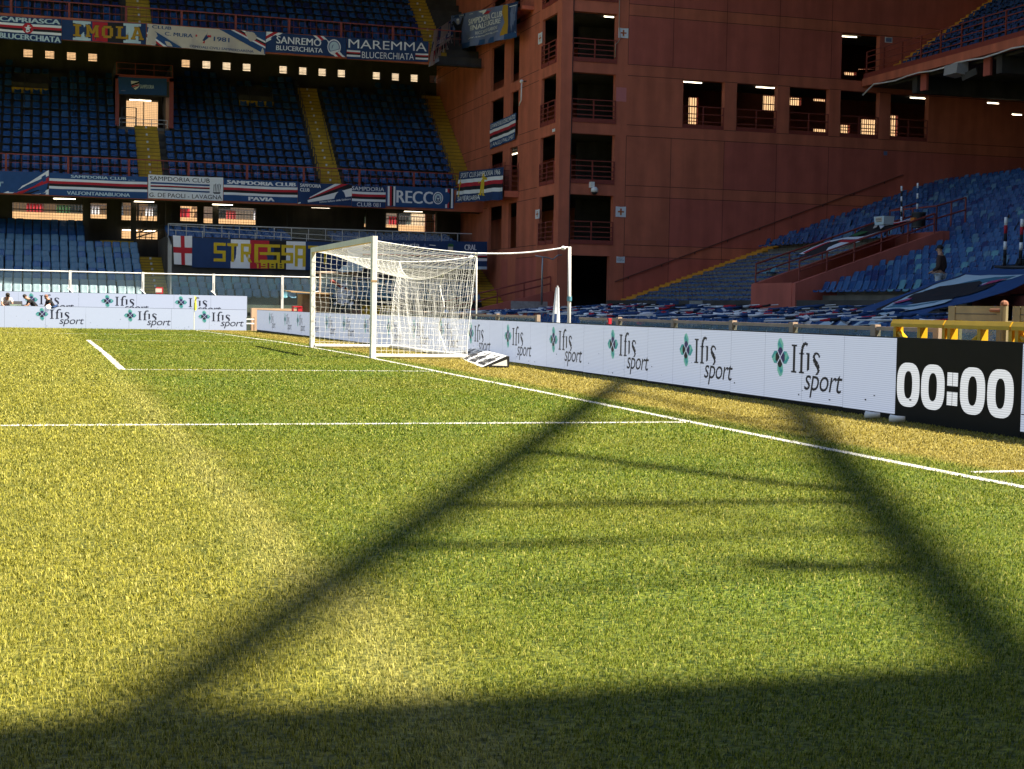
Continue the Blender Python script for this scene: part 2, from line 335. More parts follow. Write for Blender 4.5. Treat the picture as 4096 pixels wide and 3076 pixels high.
for a, b in zip(ys[:-1], ys[1:]): pb.face([(-125, a, hgt(a)), (2.9, a, hgt(a)), (2.9, b, hgt(b)), (-125, b, hgt(b))], turf)
pb.build('pitch', smooth=True, weld=True, kind='structure')
# painted lines: (x0, y0, x1, y1)
LW = .105
LINES = [('goal_line', -LW, -.5, 0, 68), ('penalty_area_line', -16.5, 13.84, -LW, 13.96), ('penalty_area_line', -16.5, 54.04, -LW, 54.16), ('goal_area_line', -5.5, 24.84, -LW, 24.96),
         ('goal_area_line', -5.5, 43.04, -LW, 43.16), ('goal_area_front_line', -5.5, 24.96, -5.38, 43.04), ('touch_line', -110, 67.88, -LW, 68), ('corner_distance_mark', .16, 9.02, 1.6, 9.12)]
line_m = mat('line_paint', (.55, .53, .47), .8, .14, 30, bump=.4)
for nm, x0, y0, x1, y1 in LINES:
    lb = MB(); vert = abs(y1-y0) > abs(x1-x0)
    if vert:
        k = max(2, int((y1-y0)/.35)); q = np.linspace(y0, y1, k+1); e0 = x0+rng.normal(0, .006, k+1); e1 = x1+rng.normal(0, .006, k+1)
        for i in range(k): lb.face([(e0[i], q[i], hgt(q[i])+.005), (e1[i], q[i], hgt(q[i])+.005), (e1[i+1], q[i+1], hgt(q[i+1])+.005), (e0[i+1], q[i+1], hgt(q[i+1])+.005)], line_m)
    else:
        k = max(2, int((x1-x0)/.35)); q = np.linspace(x0, x1, k+1); e0 = y0+rng.normal(0, .006, k+1); e1 = y1+rng.normal(0, .006, k+1)
        for i in range(k): lb.face([(q[i], e0[i], hgt(y0)+.005), (q[i+1], e0[i+1], hgt(y0)+.005), (q[i+1], e1[i+1], hgt(y1)+.005), (q[i], e1[i], hgt(y1)+.005)], line_m)
    lb.build(nm, kind='structure')
# grass blades: one object, real blades, thinning with distance
def grass():
    rings = [(3.0, 6.2, 14000, .0026, .0155), (6.2, 9.5, 7200, .0038, .017), (9.5, 14, 3700, .0055, .019), (14, 21, 1650, .0085, .022), (21, 31, 700, .0125, .022), (31, 47, 330, .018, .021), (47, 73, 170, .024, .020)]
    VV = []; TT = []; nb = 0
    for r0, r1, den, wd, ht in rings:
        a0, a1 = YAW-.38, YAW+.37; area = .5*(r1*r1-r0*r0)*(a1-a0); k = int(area*den)
        r = np.sqrt(rng.uniform(r0*r0, r1*r1, k)); a = rng.uniform(a0, a1, k); x = CAM.x+r*np.sin(a); y = CAM.y+r*np.cos(a)
        ok = (x < 2.53) & (y > -5) & (y < 69.5); x, y, r = x[ok], y[ok], r[ok]; k = len(x)
        # clumps
        den2 = np.sin(x*9.1+1.3*np.sin(y*7.3))*np.sin(y*8.3+1.7*np.sin(x*6.1)); keep = rng.uniform(0, 1, k) < .78+.3*den2; x, y, r = x[keep], y[keep], r[keep]; k = len(x)
        wh = np.zeros(k)
        for _, x0, y0, x1, y1 in LINES:
            e = rng.normal(0, .013, k); wh[(x > x0+e+.004) & (x < x1+e-.004) & (y > y0+e+.004) & (y < y1+e-.004)] = 1
        wh *= rng.uniform(.35, 1.0, k) ** .35
        z = np.interp(y, _hy, _hz); h = ht*rng.uniform(.55, 1.35, k); h *= np.where(wh > 0, .8, 1)
        th = rng.uniform(0, 2*np.pi, k); lean = rng.uniform(.2, 1.5, k); band = np.where(x < -5.5, 1., -1.)  # mowing lean along the pitch
        dx = np.cos(th)*lean*.8+rng.normal(0, .2, k); dy = np.sin(th)*lean*.8+band*.38
        ux, uy = np.cos(th+1.57), np.sin(th+1.57); f = rng.uniform(.7, 1.35, k)*wd/2
        t = np.where(rng.uniform(0, 1, k) < .42, rng.uniform(0, .35, k), rng.uniform(.45, 1.15, k))
        P = np.zeros((k, 5, 3)); m = .5
        P[:, 0] = np.stack([x-ux*f, y-uy*f, z-.002], 1); P[:, 1] = np.stack([x+ux*f, y+uy*f, z-.002], 1)
        P[:, 2] = np.stack([x+ux*f*.85+dx*h*.28, y+uy*f*.85+dy*h*.28, z+h*.6], 1); P[:, 3] = np.stack([x-ux*f*.85+dx*h*.28, y-uy*f*.85+dy*h*.28, z+h*.6], 1)
        P[:, 4] = np.stack([x+dx*h*.95, y+dy*h*.95, z+h*(1.02-.25*np.minimum(lean, 1))], 1)
        VV.append(P.reshape(-1, 3)); c = np.zeros((k, 5, 4)); c[:, :, 0] = np.clip(t[:, None]*.95+np.array([-.12, -.12, .0, .0, .14])[None], 0, 1); c[:, :, 1] = wh[:, None]; c[:, :, 2] = (rng.uniform(0, 1, k) < .17)[:, None]*rng.uniform(.35, 1, k)[:, None]; c[:, :, 3] = 1; TT.append(c.reshape(-1, 4)); nb += k
    VV = np.concatenate(VV).astype(np.float32); TT = np.concatenate(TT).astype(np.float32)
    me = bpy.data.meshes.new('grass'); me.vertices.add(len(VV)); me.vertices.foreach_set('co', VV.ravel())
    base = (np.arange(nb)*5)[:, None]; loops = np.concatenate([base+np.array([[0, 1, 2, 3]]), base+np.array([[3, 2, 4]])], 1).astype(np.int32).ravel()
    me.loops.add(len(loops)); me.loops.foreach_set('vertex_index', loops); me.polygons.add(nb*2)
    st = np.stack([np.arange(nb)*7, np.arange(nb)*7+4], 1).astype(np.int32).ravel(); me.polygons.foreach_set('loop_start', st)
    at = me.color_attributes.new('tint', 'FLOAT_COLOR', 'POINT'); at.data.foreach_set('color', TT.ravel())
    me.materials.append(blade_m); me.update(calc_edges=True); me.validate()
    o = bpy.data.objects.new('grass', me); COL.objects.link(o); o['kind'] = 'stuff'; o['label'] = 'short green and straw coloured turf blades of the pitch'
grass()
# ================================================================== goal
g = thing('football_goal', 'white football goal with sagging white net on the goal line', 'goal', (-.06, 34, hgt(34)))
def gl(mb): mb.v = [(x+.06, y-34, z-hgt(34)) for x, y, z in mb.v]; return mb
zt = hgt(30.3)+2.56
for yp in (30.28, 37.72):
    p = MB(); z0 = hgt(yp)-.02; c = .018
    pr = [(-.06+c, -.06), (.06-c, -.06), (.06, -.06+c), (.06, .06-c), (.06-c, .06), (-.06+c, .06), (-.06, .06-c), (-.06, -.06+c)]
    k = [[(x-.06, y+yp, z) for x, y in pr] for z in (z0, zt)]
    for i in range(8): p.face([k[0][i], k[0][(i+1) % 8], k[1][(i+1) % 8], k[1][i]], whitew)
    p.face(k[1], whitew)
    for zz in np.arange(.5, 2.4, .45): p.tube([(-.06, yp-.063, z0+zz), (-.06, yp-.058, z0+zz)], .006, dsteel, 6)
    if yp < 31: p.box((-.125, yp-.03, z0+1.62), (-.0, yp-.064, z0+1.66), wood)
    gl(p).build('post', g)
p = MB(); p.bar((-.06, 30.34, zt-.06), (-.06, 37.66, zt-.06), .12, .12, whitew); p.box((-.105, 30.36, zt-.128), (-.015, 37.64, zt-.1205), yrail); gl(p).build('crossbar', g)
# net: corners A (bar ends), R (rear top held out by ropes), ground frame
RX = 2.2; RZ = 2.30
def top_pt(s, t):            # s along the bar 0..1, t from bar to rear
    y = 30.32+s*7.36; sag = 4*s*(1-s); a = zt-.10; b = RZ-.52*sag**.85
    x = t*(RX-.32*sag); z = a*(1-t)+b*t-.16*math.sin(math.pi*t)*(.2+.8*sag)
    return V((x, y, z))
def back_pt(s, t):           # t from rear top down to the ground frame
    P0 = top_pt(s, 1); y = 30.32+s*7.36; P1 = V((2.0+.03*math.sin(9*s), y, .05+hgt(y))); q = P0.lerp(P1, t)
    q.x -= .06*math.sin(math.pi*t) - .03*math.sin(s*34+t*3)*math.sin(math.pi*t); q.y += .02*math.sin(t*9+s*25)*math.sin(math.pi*t); return q
def side_pt(e, s, t):        # e 0 near, 1 far; s from post to rear, t from top down
    P0 = top_pt(e, s); P1 = V((s*2.0, (30.32, 37.68)[e], .04+hgt(30))); q = P0.lerp(P1, t)
    q.y += (.10 if e == 0 else -.10)*math.sin(math.pi*t)*math.sin(math.pi*s)*1.4+.012*math.sin(s*31+t*17); q.x += .02*math.sin(t*23+s*11)*math.sin(math.pi*t); return q
nb = MB()
def lattice(fn, nu, nv, r, sub=1):
    P = [[fn(i/nu, j/nv)+V(rng.normal(0, .0035, 3)) for j in range(nv+1)] for i in range(nu+1)]
    for i in range(nu+1): nb.tube(P[i], r, net_m, 4, False)
    for j in range(nv+1): nb.tube([P[i][j] for i in range(nu+1)], r, net_m, 4, False)
CR = .0036
lattice(top_pt, 60, 19, CR); lattice(back_pt, 60, 18, CR)
for e in (0, 1): lattice(lambda s, t: side_pt(e, s, t), 16, 19, CR)
for s, x in ((.0, 0), (1., 0)): nb.tube([top_pt(s, t/12) for t in range(13)], .011, net_m, 6, False); nb.tube([back_pt(s, t/12) for t in range(13)], .009, net_m, 6, False)
nb.tube([top_pt(i/40, 1) for i in range(41)], .010, net_m, 6, False)
for s0 in (.24,): nb.tube([back_pt(s0+.02*math.sin(j*.8), j/14)+V((-.05, 0, 0)) for j in range(15)], .012, net_m, 5, False)   # gathered folds
gl(nb).build('net', g)
fb = MB(); z = hgt(30)+.05; fb.tube([(0, 30.34, z), (1.97, 30.34, z), (2.03, 30.45, z), (2.03, 37.55, hgt(37.6)+.05), (1.97, 37.66, hgt(37.6)+.05), (0, 37.66, hgt(37.6)+.05)], .05, whitew, 10); gl(fb).build('ground_frame', g)
for yy, lab in ((30.3, 'white net pole with blue sticker behind the advertising boards nearest the tower'), (37.7, 'thin white net pole seen through the back of the goal net')):
    t = thing('net_pole', lab, 'pole', (4.3, yy, 0), 'poles holding the goal net')
    q = MB(); top = 2.50; q.tube([(0, 0, -.35), (0, 0, top*.52), (-.02, 0, top)], [.042, .038, .034] if yy < 31 else [.022]*3, whitew, 12); q.build('pole', t, True)
    q = MB(); q.tube([(-.02, 0, top-.02), (-.10, 0, top-.01), (-.13, 0, top-.03)], .018, white, 6); q.ball((-.16, 0, top-.03), .045, white, 8, 6, (1.4, 1, 1)); q.build('hook', t)
    if yy < 31: q = MB(); q.tube([(0, 0, 1.32), (0, 0, 1.42)], .0535, teal, 12, False); q.build('sticker', t)
    r = MB(); a = V((RX, yy, RZ)); b = V((4.12, yy, 2.47)); r.tube([a.lerp(b, i/8)+V((0, 0, -.05*math.sin(math.pi*i/8))) for i in range(9)], .016, white, 6)
    tag(recentre(r.build('rope'), a), 'taut white rope from the '+('near' if yy < 31 else 'far')+' top corner of the net to its pole', 'rope', 'ropes holding the goal net')
# wedge-shaped advertising foam behind the goal
wd_ = thing('advertising_wedge', 'low white wedge board with dark handwriting lettering lying behind the goal', 'sign', (1.52, 26.4, hgt(27)+.005)); wd_.rotation_euler.z = -.165
z = 0.0; y0, y1 = 0, 6.3; q = MB()
P = [(-.30, z), (.22, z), (.22, .21), (.17, .22)]
q.face([(x, y0, zz) for x, zz in P], black); q.face([(x, y1, zz) for x, zz in P][::-1], white)
for i in range(4): a, b = P[i], P[(i+1) % 4]; q.face([(a[0], y1, a[1]), (b[0], y1, b[1]), (b[0], y0, b[1]), (a[0], y0, a[1])], white)
q.face([(-.12, y0-.004, .035), (.18, y0-.004, .03), (.17, y0-.004, .15)], white)
L1 = math.hypot(.47, .22); dn = V((-.22, 0, .47)).normalized()
ar = Art(q, lambda s, t, l: V((-.30+.47*t, y0+(1-s)*(y1-y0), .22*t))+dn*l, .004)
for s0, tx in ((.78, 'GoldBet'), (.54, 'GoldBet'), (.30, 'GoldBet'), (.08, 'GoldBet')): ar.text(tx, s0, .1, s0+.19, .92, cl_black, .03, .3)
q.build('wedge_board', wd_)
# corner flag
cf = thing('corner_flag', 'yellow corner flag hanging limp on a thin pale pole', 'corner flag', (-.15, 67.9, hgt(68)))
q = MB(); q.tube([(0, 0, 0), (0, 0, 1.55)], .014, mat('corner_pole_paint', (.75, .72, .45), .5), 8); q.build('pole', cf)
q = MB(); c0 = MB(); n_ = 9
for i in range(n_):
    for j in range(5): pass
pts = [[V((.015+.11*f*(1-.45*u)+.03*math.sin(u*6+f*4), .05*math.sin(f*6+u*3), 1.54-.62*u-.10*f)) for f in np.linspace(0, 1, 6)] for u in np.linspace(0, 1, 9)]
for i in range(8):
    for j in range(5): q.face([pts[i][j], pts[i+1][j], pts[i+1][j+1], pts[i][j+1]], mat('yellow_flag_cloth', (.72, .66, .06), .8))
q.build('flag', cf, True, True)
# ================================================================== LED boards
BX = 2.55
def board_x(y0, y1, logo_ys, lab, kind=led_w, extra=None):
    """a run of screen along the goal line, face towards the pitch; y0 < y1"""
    zb = hgt((y0+y1)/2)*.35-.012; zt_ = .885; t = thing('advertising_board', lab, 'advertising board', (BX, (y0+y1)/2, zb), 'LED boards behind the goal line'); yc = (y0+y1)/2
    q = MB(); q.box((0, y0-yc+.004, -.10), (.10, y1-yc-.004, zt_-zb), led_k); q.build('cabinet', t)  # black foot below the screen stands in for the shaded gap under the board
    q = MB(); nx = max(1, round((y1-y0)/1.0))
    for i in range(nx):
        a = y0+(y1-y0)*i/nx; b = y0+(y1-y0)*(i+1)/nx; q.face([(-.004, b-yc-.002, .04), (-.004, a-yc+.002, .04), (-.004, a-yc+.002, zt_-zb-.012), (-.004, b-yc-.002, zt_-zb-.012)], kind)
    hb = zt_-zb-.02; ar = Art(q, lambda s, tt, l: V((-.004-l, s, tt)), .003)
    for ly in logo_ys: logo(ar, lambda x: ly-yc-(x-618)*hb/315, lambda y: zt_-zb-.012-y*hb/315, 1)
    for _ in range(int((y1-y0)*2)):       # dead pixels and scuffs
        yy = random.uniform(y0, y1)-yc; zz = .05+abs(random.gauss(0, .22)); ar.l = 7; ar.rect(yy, zz, yy+random.uniform(.006, .05), zz+random.uniform(.006, .02), led_k, 1); ar.l = 1
    if extra: extra(ar, yc, hb, zt_-zb)
    q.build('screen', t)
    return t
seams = [65.0, 61.3, 57.5, 54.6, 51.4, 48.2, 45.2, 42.0, 38.9, 36.0, 33.3, 30.45, 27.6, 24.5, 21.5, 18.43, 15.28]
logos_y = [63.3, 59.1, 56.0, 53.1, 49.95, 46.9, 43.6, 40.4, 37.4, 34.6, 31.95, 29.1, 26.17, 23.05, 19.98, 16.93]
where = ['beside the far corner', 'left of the goal by the far corner', 'third from the far corner', 'hidden partly by the far post', 'seen through the net beside the far post', 'seen through the middle of the left net', 'seen through the net beside the near post', 'seen through the net right of the near post',
         'seen through the folded middle of the net', 'seen through the right of the net', 'behind the rear corner of the net and the wedge', 'just right of the wedge', 'under the net pole and white flag', 'facing the left shadow bar', 'second from the black clock board', 'beside the blank board next to the clock']
for i in range(16):
    board_x(seams[i+1], seams[i], [logos_y[i]], 'white LED board with petal logo, '+where[i])
board_x(65.0, 67.25, [], 'blank white LED board at the far end of the row by the corner')
board_x(14.10, 15.28, [], 'blank white LED board next to the black clock board')
def clock(ar, yc, hb, top):
    def zero(p, q_):
        a = atX(p, BX); b = atX(q_, BX); y0, y1 = a.y-yc, b.y-yc; c = (y0+y1)/2; rx = abs(y1-y0)/2
        zt2, zb2 = .71*hb, .16*hb; zc = (zt2+zb2)/2; rz = (zt2-zb2)/2; k = 36
        def ring(f, g, ex): return [(c+f*rx*math.copysign(abs(math.cos(t))**ex, math.cos(t)), zc+g*rz*math.copysign(abs(math.sin(t))**ex, math.sin(t))) for t in [2*math.pi*i/k for i in range(k)]]
        o, n_ = ring(1, 1, .72), ring(.36, .62, .8)
        ar.tri(o+n_, [(i, (i+1) % k, k+(i+1) % k, k+i) for i in range(k)], led_d)
    R4 = reg(3196, 1400, .4071)
    for a, b in ((968, 1190), (1206, 1436), (1590, 1836), (1858, 2118)): zero(R4(a, 330), R4(b, 350))
    for z0 in (.24, .47):
        a = atX(R4(1462, 330), BX).y-yc; b = atX(R4(1566, 330), BX).y-yc; m_ = (a+b)/2
        for p, q_ in ((a, m_+.004), (m_-.004, b)): ar.rect(p, z0*hb, q_, (z0+.16)*hb, led_d, 1)
board_x(11.78, 14.10, [], 'black clock board showing 00:00 in large white digits', led_k, clock)
board_x(8.6, 11.78, [10.2], 'white LED board to the right of the clock, cut by the picture edge')
def board_y(Y, x0, x1, zb, zt_, logo_xs, lab):
    t = thing('advertising_board', lab, 'advertising board', ((x0+x1)/2, Y, zb), 'LED boards along the far touchline'); xc = (x0+x1)/2; h = zt_-zb
    q = MB(); q.box((x0-xc+.004, 0, 0), (x1-xc-.004, .10, h), led_k); q.build('cabinet', t)
    q = MB(); n_ = max(1, round((x1-x0)/1.9))
    for i in range(n_):
        a = x0+(x1-x0)*i/n_-xc; b = x0+(x1-x0)*(i+1)/n_-xc; q.face([(a+.003, -.004, .012), (b-.003, -.004, .012), (b-.003, -.004, h-.012), (a+.003, -.004, h-.012)], led_w)
    ar = Art(q, lambda s, tt, l: V((s, -.004-l, tt)), .006)
    for lx in logo_xs: logo(ar, lambda x: lx-xc+(x-618)*h/315, lambda y: h-y*h/315, 1)
    for _ in range(int((x1-x0)*3)):
        xx = random.uniform(x0, x1)-xc; zz = .02+abs(random.gauss(0, .2)); ar.l = 7; ar.rect(xx, zz, xx+random.uniform(.01, .05), min(h-.02, zz+random.uniform(.008, .02)), led_k, 1); ar.l = 1
    q.build('screen', t); return t
for x0, x1, lx, lab in ((-14.5, -8.2, [-10.4], 'front LED board at the left edge of the picture'), (-8.2, -4.75, [-6.62], 'front LED board below the three crouching men'), (-4.75, -1.0, [-2.82], 'front LED board, logo midway between the men and the corner flag'), (-1.0, 2.39, [.47], 'front LED board right beside the corner flag')):
    board_y(69.6, x0, x1, -.11, .87, lx, lab)
for x0, x1, lx, lab in ((-14.5, -7.65, [-10.4], 'rear LED board at the left edge behind the front row'), (-7.65, -5.0, [-7.08], 'rear LED board directly behind the three men'), (-5.0, -2.4, [-3.72], 'rear LED board with a full logo over the front row'), (-2.4, 2.72, [-.37], 'rear LED board ending above the corner flag')):
    board_y(72.0, x0, x1, .5, 1.52, lx, lab)
# ================================================================== the far stand, the corner tower, the right stand, the roofs
def wall(mb, P, U, Nn, xs, zs, holes, thick, mfun, mrev):
    """wall on a grid of cuts: P origin, U along, Nn into the building; holes are (x0, z0, x1, z1) on cut lines; mfun(x, z) gives the paint"""
    P, U, Nn = V(P), V(U), V(Nn); pt = lambda a, z, d=0: P+U*a+V((0, 0, z))+Nn*d
    xs = sorted(set([round(x, 3) for x in xs]+[round(h[i], 3) for h in holes for i in (0, 2)])); zs = sorted(set([round(z, 3) for z in zs]+[round(h[i], 3) for h in holes for i in (1, 3)]))
    xs = [x for i, x in enumerate(xs) if i == 0 or x-xs[i-1] > .002]; zs = [z for i, z in enumerate(zs) if i == 0 or z-zs[i-1] > .002]
    for a, b in zip(xs[:-1], xs[1:]):
        for c, d in zip(zs[:-1], zs[1:]):
            m_, n_ = (a+b)/2, (c+d)/2
            if any(h[0] < m_ < h[2] and h[1] < n_ < h[3] for h in holes): continue
            mb.face([pt(a, c), pt(b, c), pt(b, d), pt(a, d)], mfun(m_, n_)); mb.face([pt(a, c, thick), pt(a, d, thick), pt(b, d, thick), pt(b, c, thick)], mrev)
    for x0, z0, x1, z1 in holes:
        mb.face([pt(x0, z0), pt(x0, z0, thick), pt(x0, z1, thick), pt(x0, z1)], mrev); mb.face([pt(x1, z0), pt(x1, z1), pt(x1, z1, thick), pt(x1, z0, thick)], mrev)
        mb.face([pt(x0, z1), pt(x0, z1, thick), pt(x1, z1, thick), pt(x1, z1)], mrev); mb.face([pt(x0, z0), pt(x1, z0), pt(x1, z0, thick), pt(x0, z0, thick)], mrev)
TY = 66.2; TX = 16.307
ZB = [(15.51, 17.82), (12.68, 14.98), (9.88, 12.18), (7.05, 9.36), (4.22, 6.53)]          # openings of the storeys: sill, lintel
def railing(nm, parent, pts, hgt_, posts, m=redsteel, rails=(1, .77, .55, .33), kick=.2, r=.022, up=V((0, 0, 1))):
    """guard rail along a straight base line pts[0] -> pts[1]"""
    a, b = V(pts[0]), V(pts[1]); q = MB(); Z = V((0, 0, 1))
    for f in rails: q.bar(a+Z*hgt_*f, b+Z*hgt_*f, r*1.8, r*1.8, m)
    for i in range(posts): p = a.lerp(b, i/(posts-1)) if posts > 1 else a; q.bar(p, p+Z*(hgt_+.01), r*2.4, r*2.2, m)
    if kick: q.hexa([a+V((0, 0, 0)), b, b+(b-a).cross(Z).normalized()*.015, a+(b-a).cross(Z).normalized()*.015]+[p+Z*kick for p in (a, b, b+(b-a).cross(Z).normalized()*.015, a+(b-a).cross(Z).normalized()*.015)], m)
    return q.build(nm, parent)
# ---- tower
tw = thing('corner_tower', 'terracotta corner tower with stacked balcony openings between the two stands', 'tower', (TX, TY, 0)); TWO = V((TX, TY, 0))
def tl(mb): mb.v = [(x-TX, y-TY, z) for x, y, z in mb.v]; return mb
holes = [(16.85-TX, z0, 19.04-TX, z1) for z0, z1 in ZB]+[(16.95-TX, .2, 18.91-TX, 3.69)]
rowx = [22.46, 25.26, 28.08, 30.86, 33.65]; holes += [(x-TX, 9.88, x+2.17-TX, 12.17) for x in rowx]+[(30.84-TX, 12.68, 32.95-TX, 14.96)]
xsj = [0, .40, 19.62-TX, 21.9-TX, 24.66-TX, 27.45-TX, 30.28-TX, 36.0-TX, 42-TX, 52-TX]; zsj = [-.3, 3.69, 4.25, 6.53, 7.05, 9.36, 9.88, 12.18, 12.70, 14.98, 15.51, 17.82, 18.3, 26.5]
def paintR(a, z):
    band = any(abs(z-c) < .28 for c in (3.97, 6.79, 9.62, 12.44, 15.25))
    k = int(a*1.37)+int(z*.71)*3
    if a < 3.2 or band: return terra
    return terra2 if (z < 3.7 or z > 12.7 or (a > 5.6 and z < 6.6) or (a > 8.4 and z < 9.4)) else terra
q = MB(); wall(q, (TX, TY, 0), (1, 0, 0), (0, 1, 0), xsj, zsj, holes, .35, paintR, terra)
for z in (3.69, 4.25, 6.53, 7.05, 9.36, 9.88, 12.18, 12.70, 14.98, 15.51, 17.82):                 # joints between the cast panels
    for a, b in ((3.32, 35.5),):
        segs = [(a, b)]
        for h in holes:
            if h[1]-.01 <= z <= h[3]+.01: segs = [s_ for p in segs for s_ in ((p[0], min(p[1], h[0])), (max(p[0], h[2]), p[1])) if s_[1]-s_[0] > .02]
        for s0, s1 in segs: q.box((TX+s0, TY-.003, z-.013), (TX+s1, TY+.004, z+.013), joint)
for x in (19.62-TX, 21.9-TX, 24.66-TX, 27.45-TX, 30.28-TX):
    q.box((TX+x-.010, TY-.0035, .4), (TX+x+.010, TY+.004, 9.36), joint); q.box((TX+x-.010, TY-.0035, 12.7), (TX+x+.010, TY+.004, 24), joint)
q.box((19.06, TY-.004, 10.95), (19.57, TY+.004, 11.6), terra3)
tl(q).build('front_wall', tw)
holesL = [(66.87-TY, z0, 69.05-TY, z1) for z0, z1 in ZB]+[(72.72-TY, z0, 74.1-TY, z1) for z0, z1 in ZB]+[(75.3-TY, z0, 77.7-TY, z1) for z0, z1 in ZB]
q = MB(); wall(q, (TX, TY, 0), (0, 1, 0), (1, 0, 0), [0, 3.2, 11.8, 14, 18, 23.4], zsj, holesL, .14, lambda a, z: terra2 if (a > 3.3 and z < 3.6 and int(a*.9) % 3 == 1) else terra, terra)
for z in (3.69, 4.25, 6.53, 7.05, 9.36, 9.88, 12.18, 12.70, 14.98, 15.51):
    for s0, s1 in ((3.25, 6.4), (11.9, 24)): q.box((TX-.003, TY+s0, z-.013), (TX+.004, TY+s1, z+.013), joint)
    if z in (4.25, 7.05, 9.88, 12.7, 15.51, 3.69, 6.53, 9.36, 12.18, 14.98): q.box((TX-.0035, TY+6.4, z-.01), (TX+.004, TY+11.9, z+.01), joint) if z in (7.05, 4.25) else None
tl(q).build('side_wall', tw)
q = MB()
for z in (.02, 4.0, 6.79, 9.62, 12.44, 15.25, 18.1):
    q.box((TX+.36, TY+.36, z-.18), (21.2, 76.4, z+.14), concd); q.box((21.2, TY+.36, z-.18), (51.9, 69.6, z+.14), concd); q.box((TX+.36, 76.4, z-.18), (20.2, 91.9, z+.14), concd)
tl(q).build('floor_slab', tw)
# inner walls with barred stairwell openings that look out to the street
inner = [((1520, 780), (1590, 1000), N), ((115, 765), (220, 890), D), ((326, 780), (420, 850), D), ((520, 790), (625, 818), D), ((520, 1030), (630, 1068), D), ((735, 1000), (810, 1072), D), ((905, 955), (1035, 1085), D), ((1140, 925), (1195, 1095), D), ((768, 575), (865, 608), D), ((880, 550), (1047, 580), D)]
hi = []; 
for a, b, R_ in inner:
    p, p2 = atY(R_(*a), 76.4), atY(R_(*b), 76.4); hi.append((p.x-TX, p2.z, p2.x-TX, p.z))
q = MB(); wall(q, (TX, 76.4, 0), (1, 0, 0), (0, 1, 0), [4, 10, 20, 35.6], [-.3, 4, 8, 12, 16, 27], hi, .25, lambda a, z: terra, terra); tl(q).build('rear_wall', tw)
for h in hi:
    q = MB(); x0, z0, x1, z1 = h
    for x in np.arange(x0+.06, x1, .14): q.box((x, 10.24, z0), (x+.035, 10.27, z1), dsteel)
    for z in np.arange(z0+.3, z1, .62): q.box((x0, 10.21, z), (x1, 10.24, z+.05), dsteel)
    if x1-x0 > 1.2: q.bar((x0, 10.19, z0+.12*(z1-z0)), (x1, 10.19, z0+.5*(z1-z0)), .06, .09, dsteel)
    q.build('window_bars', tw)
q = MB(); q.box((20.2, 76.7, -.3), (20.5, 92, 26.5), terra); q.box((TX, 91.6, -.3), (20.2, 92, 26.5), terra); tl(q).build('stair_wall', tw)
q = MB(); q.box((21.0, TY+.36, .16), (21.2, 76.4, 18), concd); q.box((18.6, 70.2, .16), (21.0, 70.4, 18), concd); tl(q).build('partition_wall', tw)
for z0, z1 in ZB:                                                                                # balcony rails of the corner openings
    railing('balcony_rail', tw, [(16.87-TX, -.02, z0), (19.02-TX, -.02, z0)], 1.06, 3); railing('balcony_rail', tw, [(-.02, .69, z0), (-.02, 2.83, z0)], 1.06, 3)
for x in rowx: railing('balcony_rail', tw, [(x+.02-TX, .05, 9.88), (x+2.15-TX, .05, 9.88)], 1.06, 3, rails=(1, .66, .33))
q = MB(); z = 7.05                                                                               # little caged balcony on the side wall
q.box((15.55, 72.4, 6.75), (TX-.004, 75.3, 7.05), terra)
for a, b in (((15.57, 72.45), (15.57, 75.25)), ((15.57, 72.45), (TX-.02, 72.45))):
    for h in np.arange(0, 1.5, .25): q.bar((*a, 7.06+h), (*b, 7.06+h), .03, .03, redsteel)
    L_ = math.dist(a, b); k = int(L_/.28)
    for i in range(k+1): f = i/k; q.bar((a[0]+(b[0]-a[0])*f, a[1]+(b[1]-a[1])*f, 7.05), (a[0]+(b[0]-a[0])*f, a[1]+(b[1]-a[1])*f, 8.5), .025, .025, redsteel)
tl(q).build('caged_balcony', tw)
q = MB(); q.box((TX+.2, TY+.2, 26.2), (51.8, 76.8, 26.45), concd); q.box((TX+.2, 76.8, 26.2), (20.6, 91.9, 26.45), concd); q.box((51.6, TY+.36, -.3), (51.9, 76.4, 26.2), concd); tl(q).build('roof', tw)
# sloping hand rail fixed to the front wall above the stair
hr = MB(); a = atY(N(0, 0), TY); P0 = atY(G(925, 958), TY-.08); P1 = atY(H(1240, 98), TY-.08); hr.tube([P0, P1], .028, mat('handrail_paint', (.16, .05, .032), .7), 8)
for i in range(9): p = P0.lerp(P1, (i+.4)/9); hr.tube([p, p+V((.02, .085, -.10))], .025, dsteel, 6)
tag(recentre(hr.build('handrail'), P0), 'long dark sloping handrail fixed to the terracotta wall above the orange steps', 'handrail')
# ---- far stand
LOWF = lambda k: 1.12+.29*k                     # floor of row k in the lower tier
LY = lambda k: 73.7+.7*k
MY0, MZ0, MT, MR = 79.5, 7.05, .60, .452        # middle tier: first row, tread, rise
MYk = lambda k: MY0+MT*k; MZk = lambda k: MZ0+MR*k
UY0, UZ0, UT, UR = 79.6, 14.75, .62, .47
fs = thing('far_stand', 'two tiered far stand of blue seats with yellow stairs and a dark rear wall', 'grandstand', (0, 73, 0))
def fl(mb): mb.v = [(x, y-73, z) for x, y, z in mb.v]; return mb
XL = -34
def steps(mb, x0, x1, k0, k1, Yk, Zk, m, tread, back=None, base=-.3):
    for k in range(k0, k1):
        y, z = Yk(k), Zk(k); zb = Zk(k-1) if k > k0 else base
        mb.face([(x0, y, zb), (x1, y, zb), (x1, y, z), (x0, y, z)], m); mb.face([(x0, y, z), (x1, y, z), (x1, y+tread, z), (x0, y+tread, z)], m)
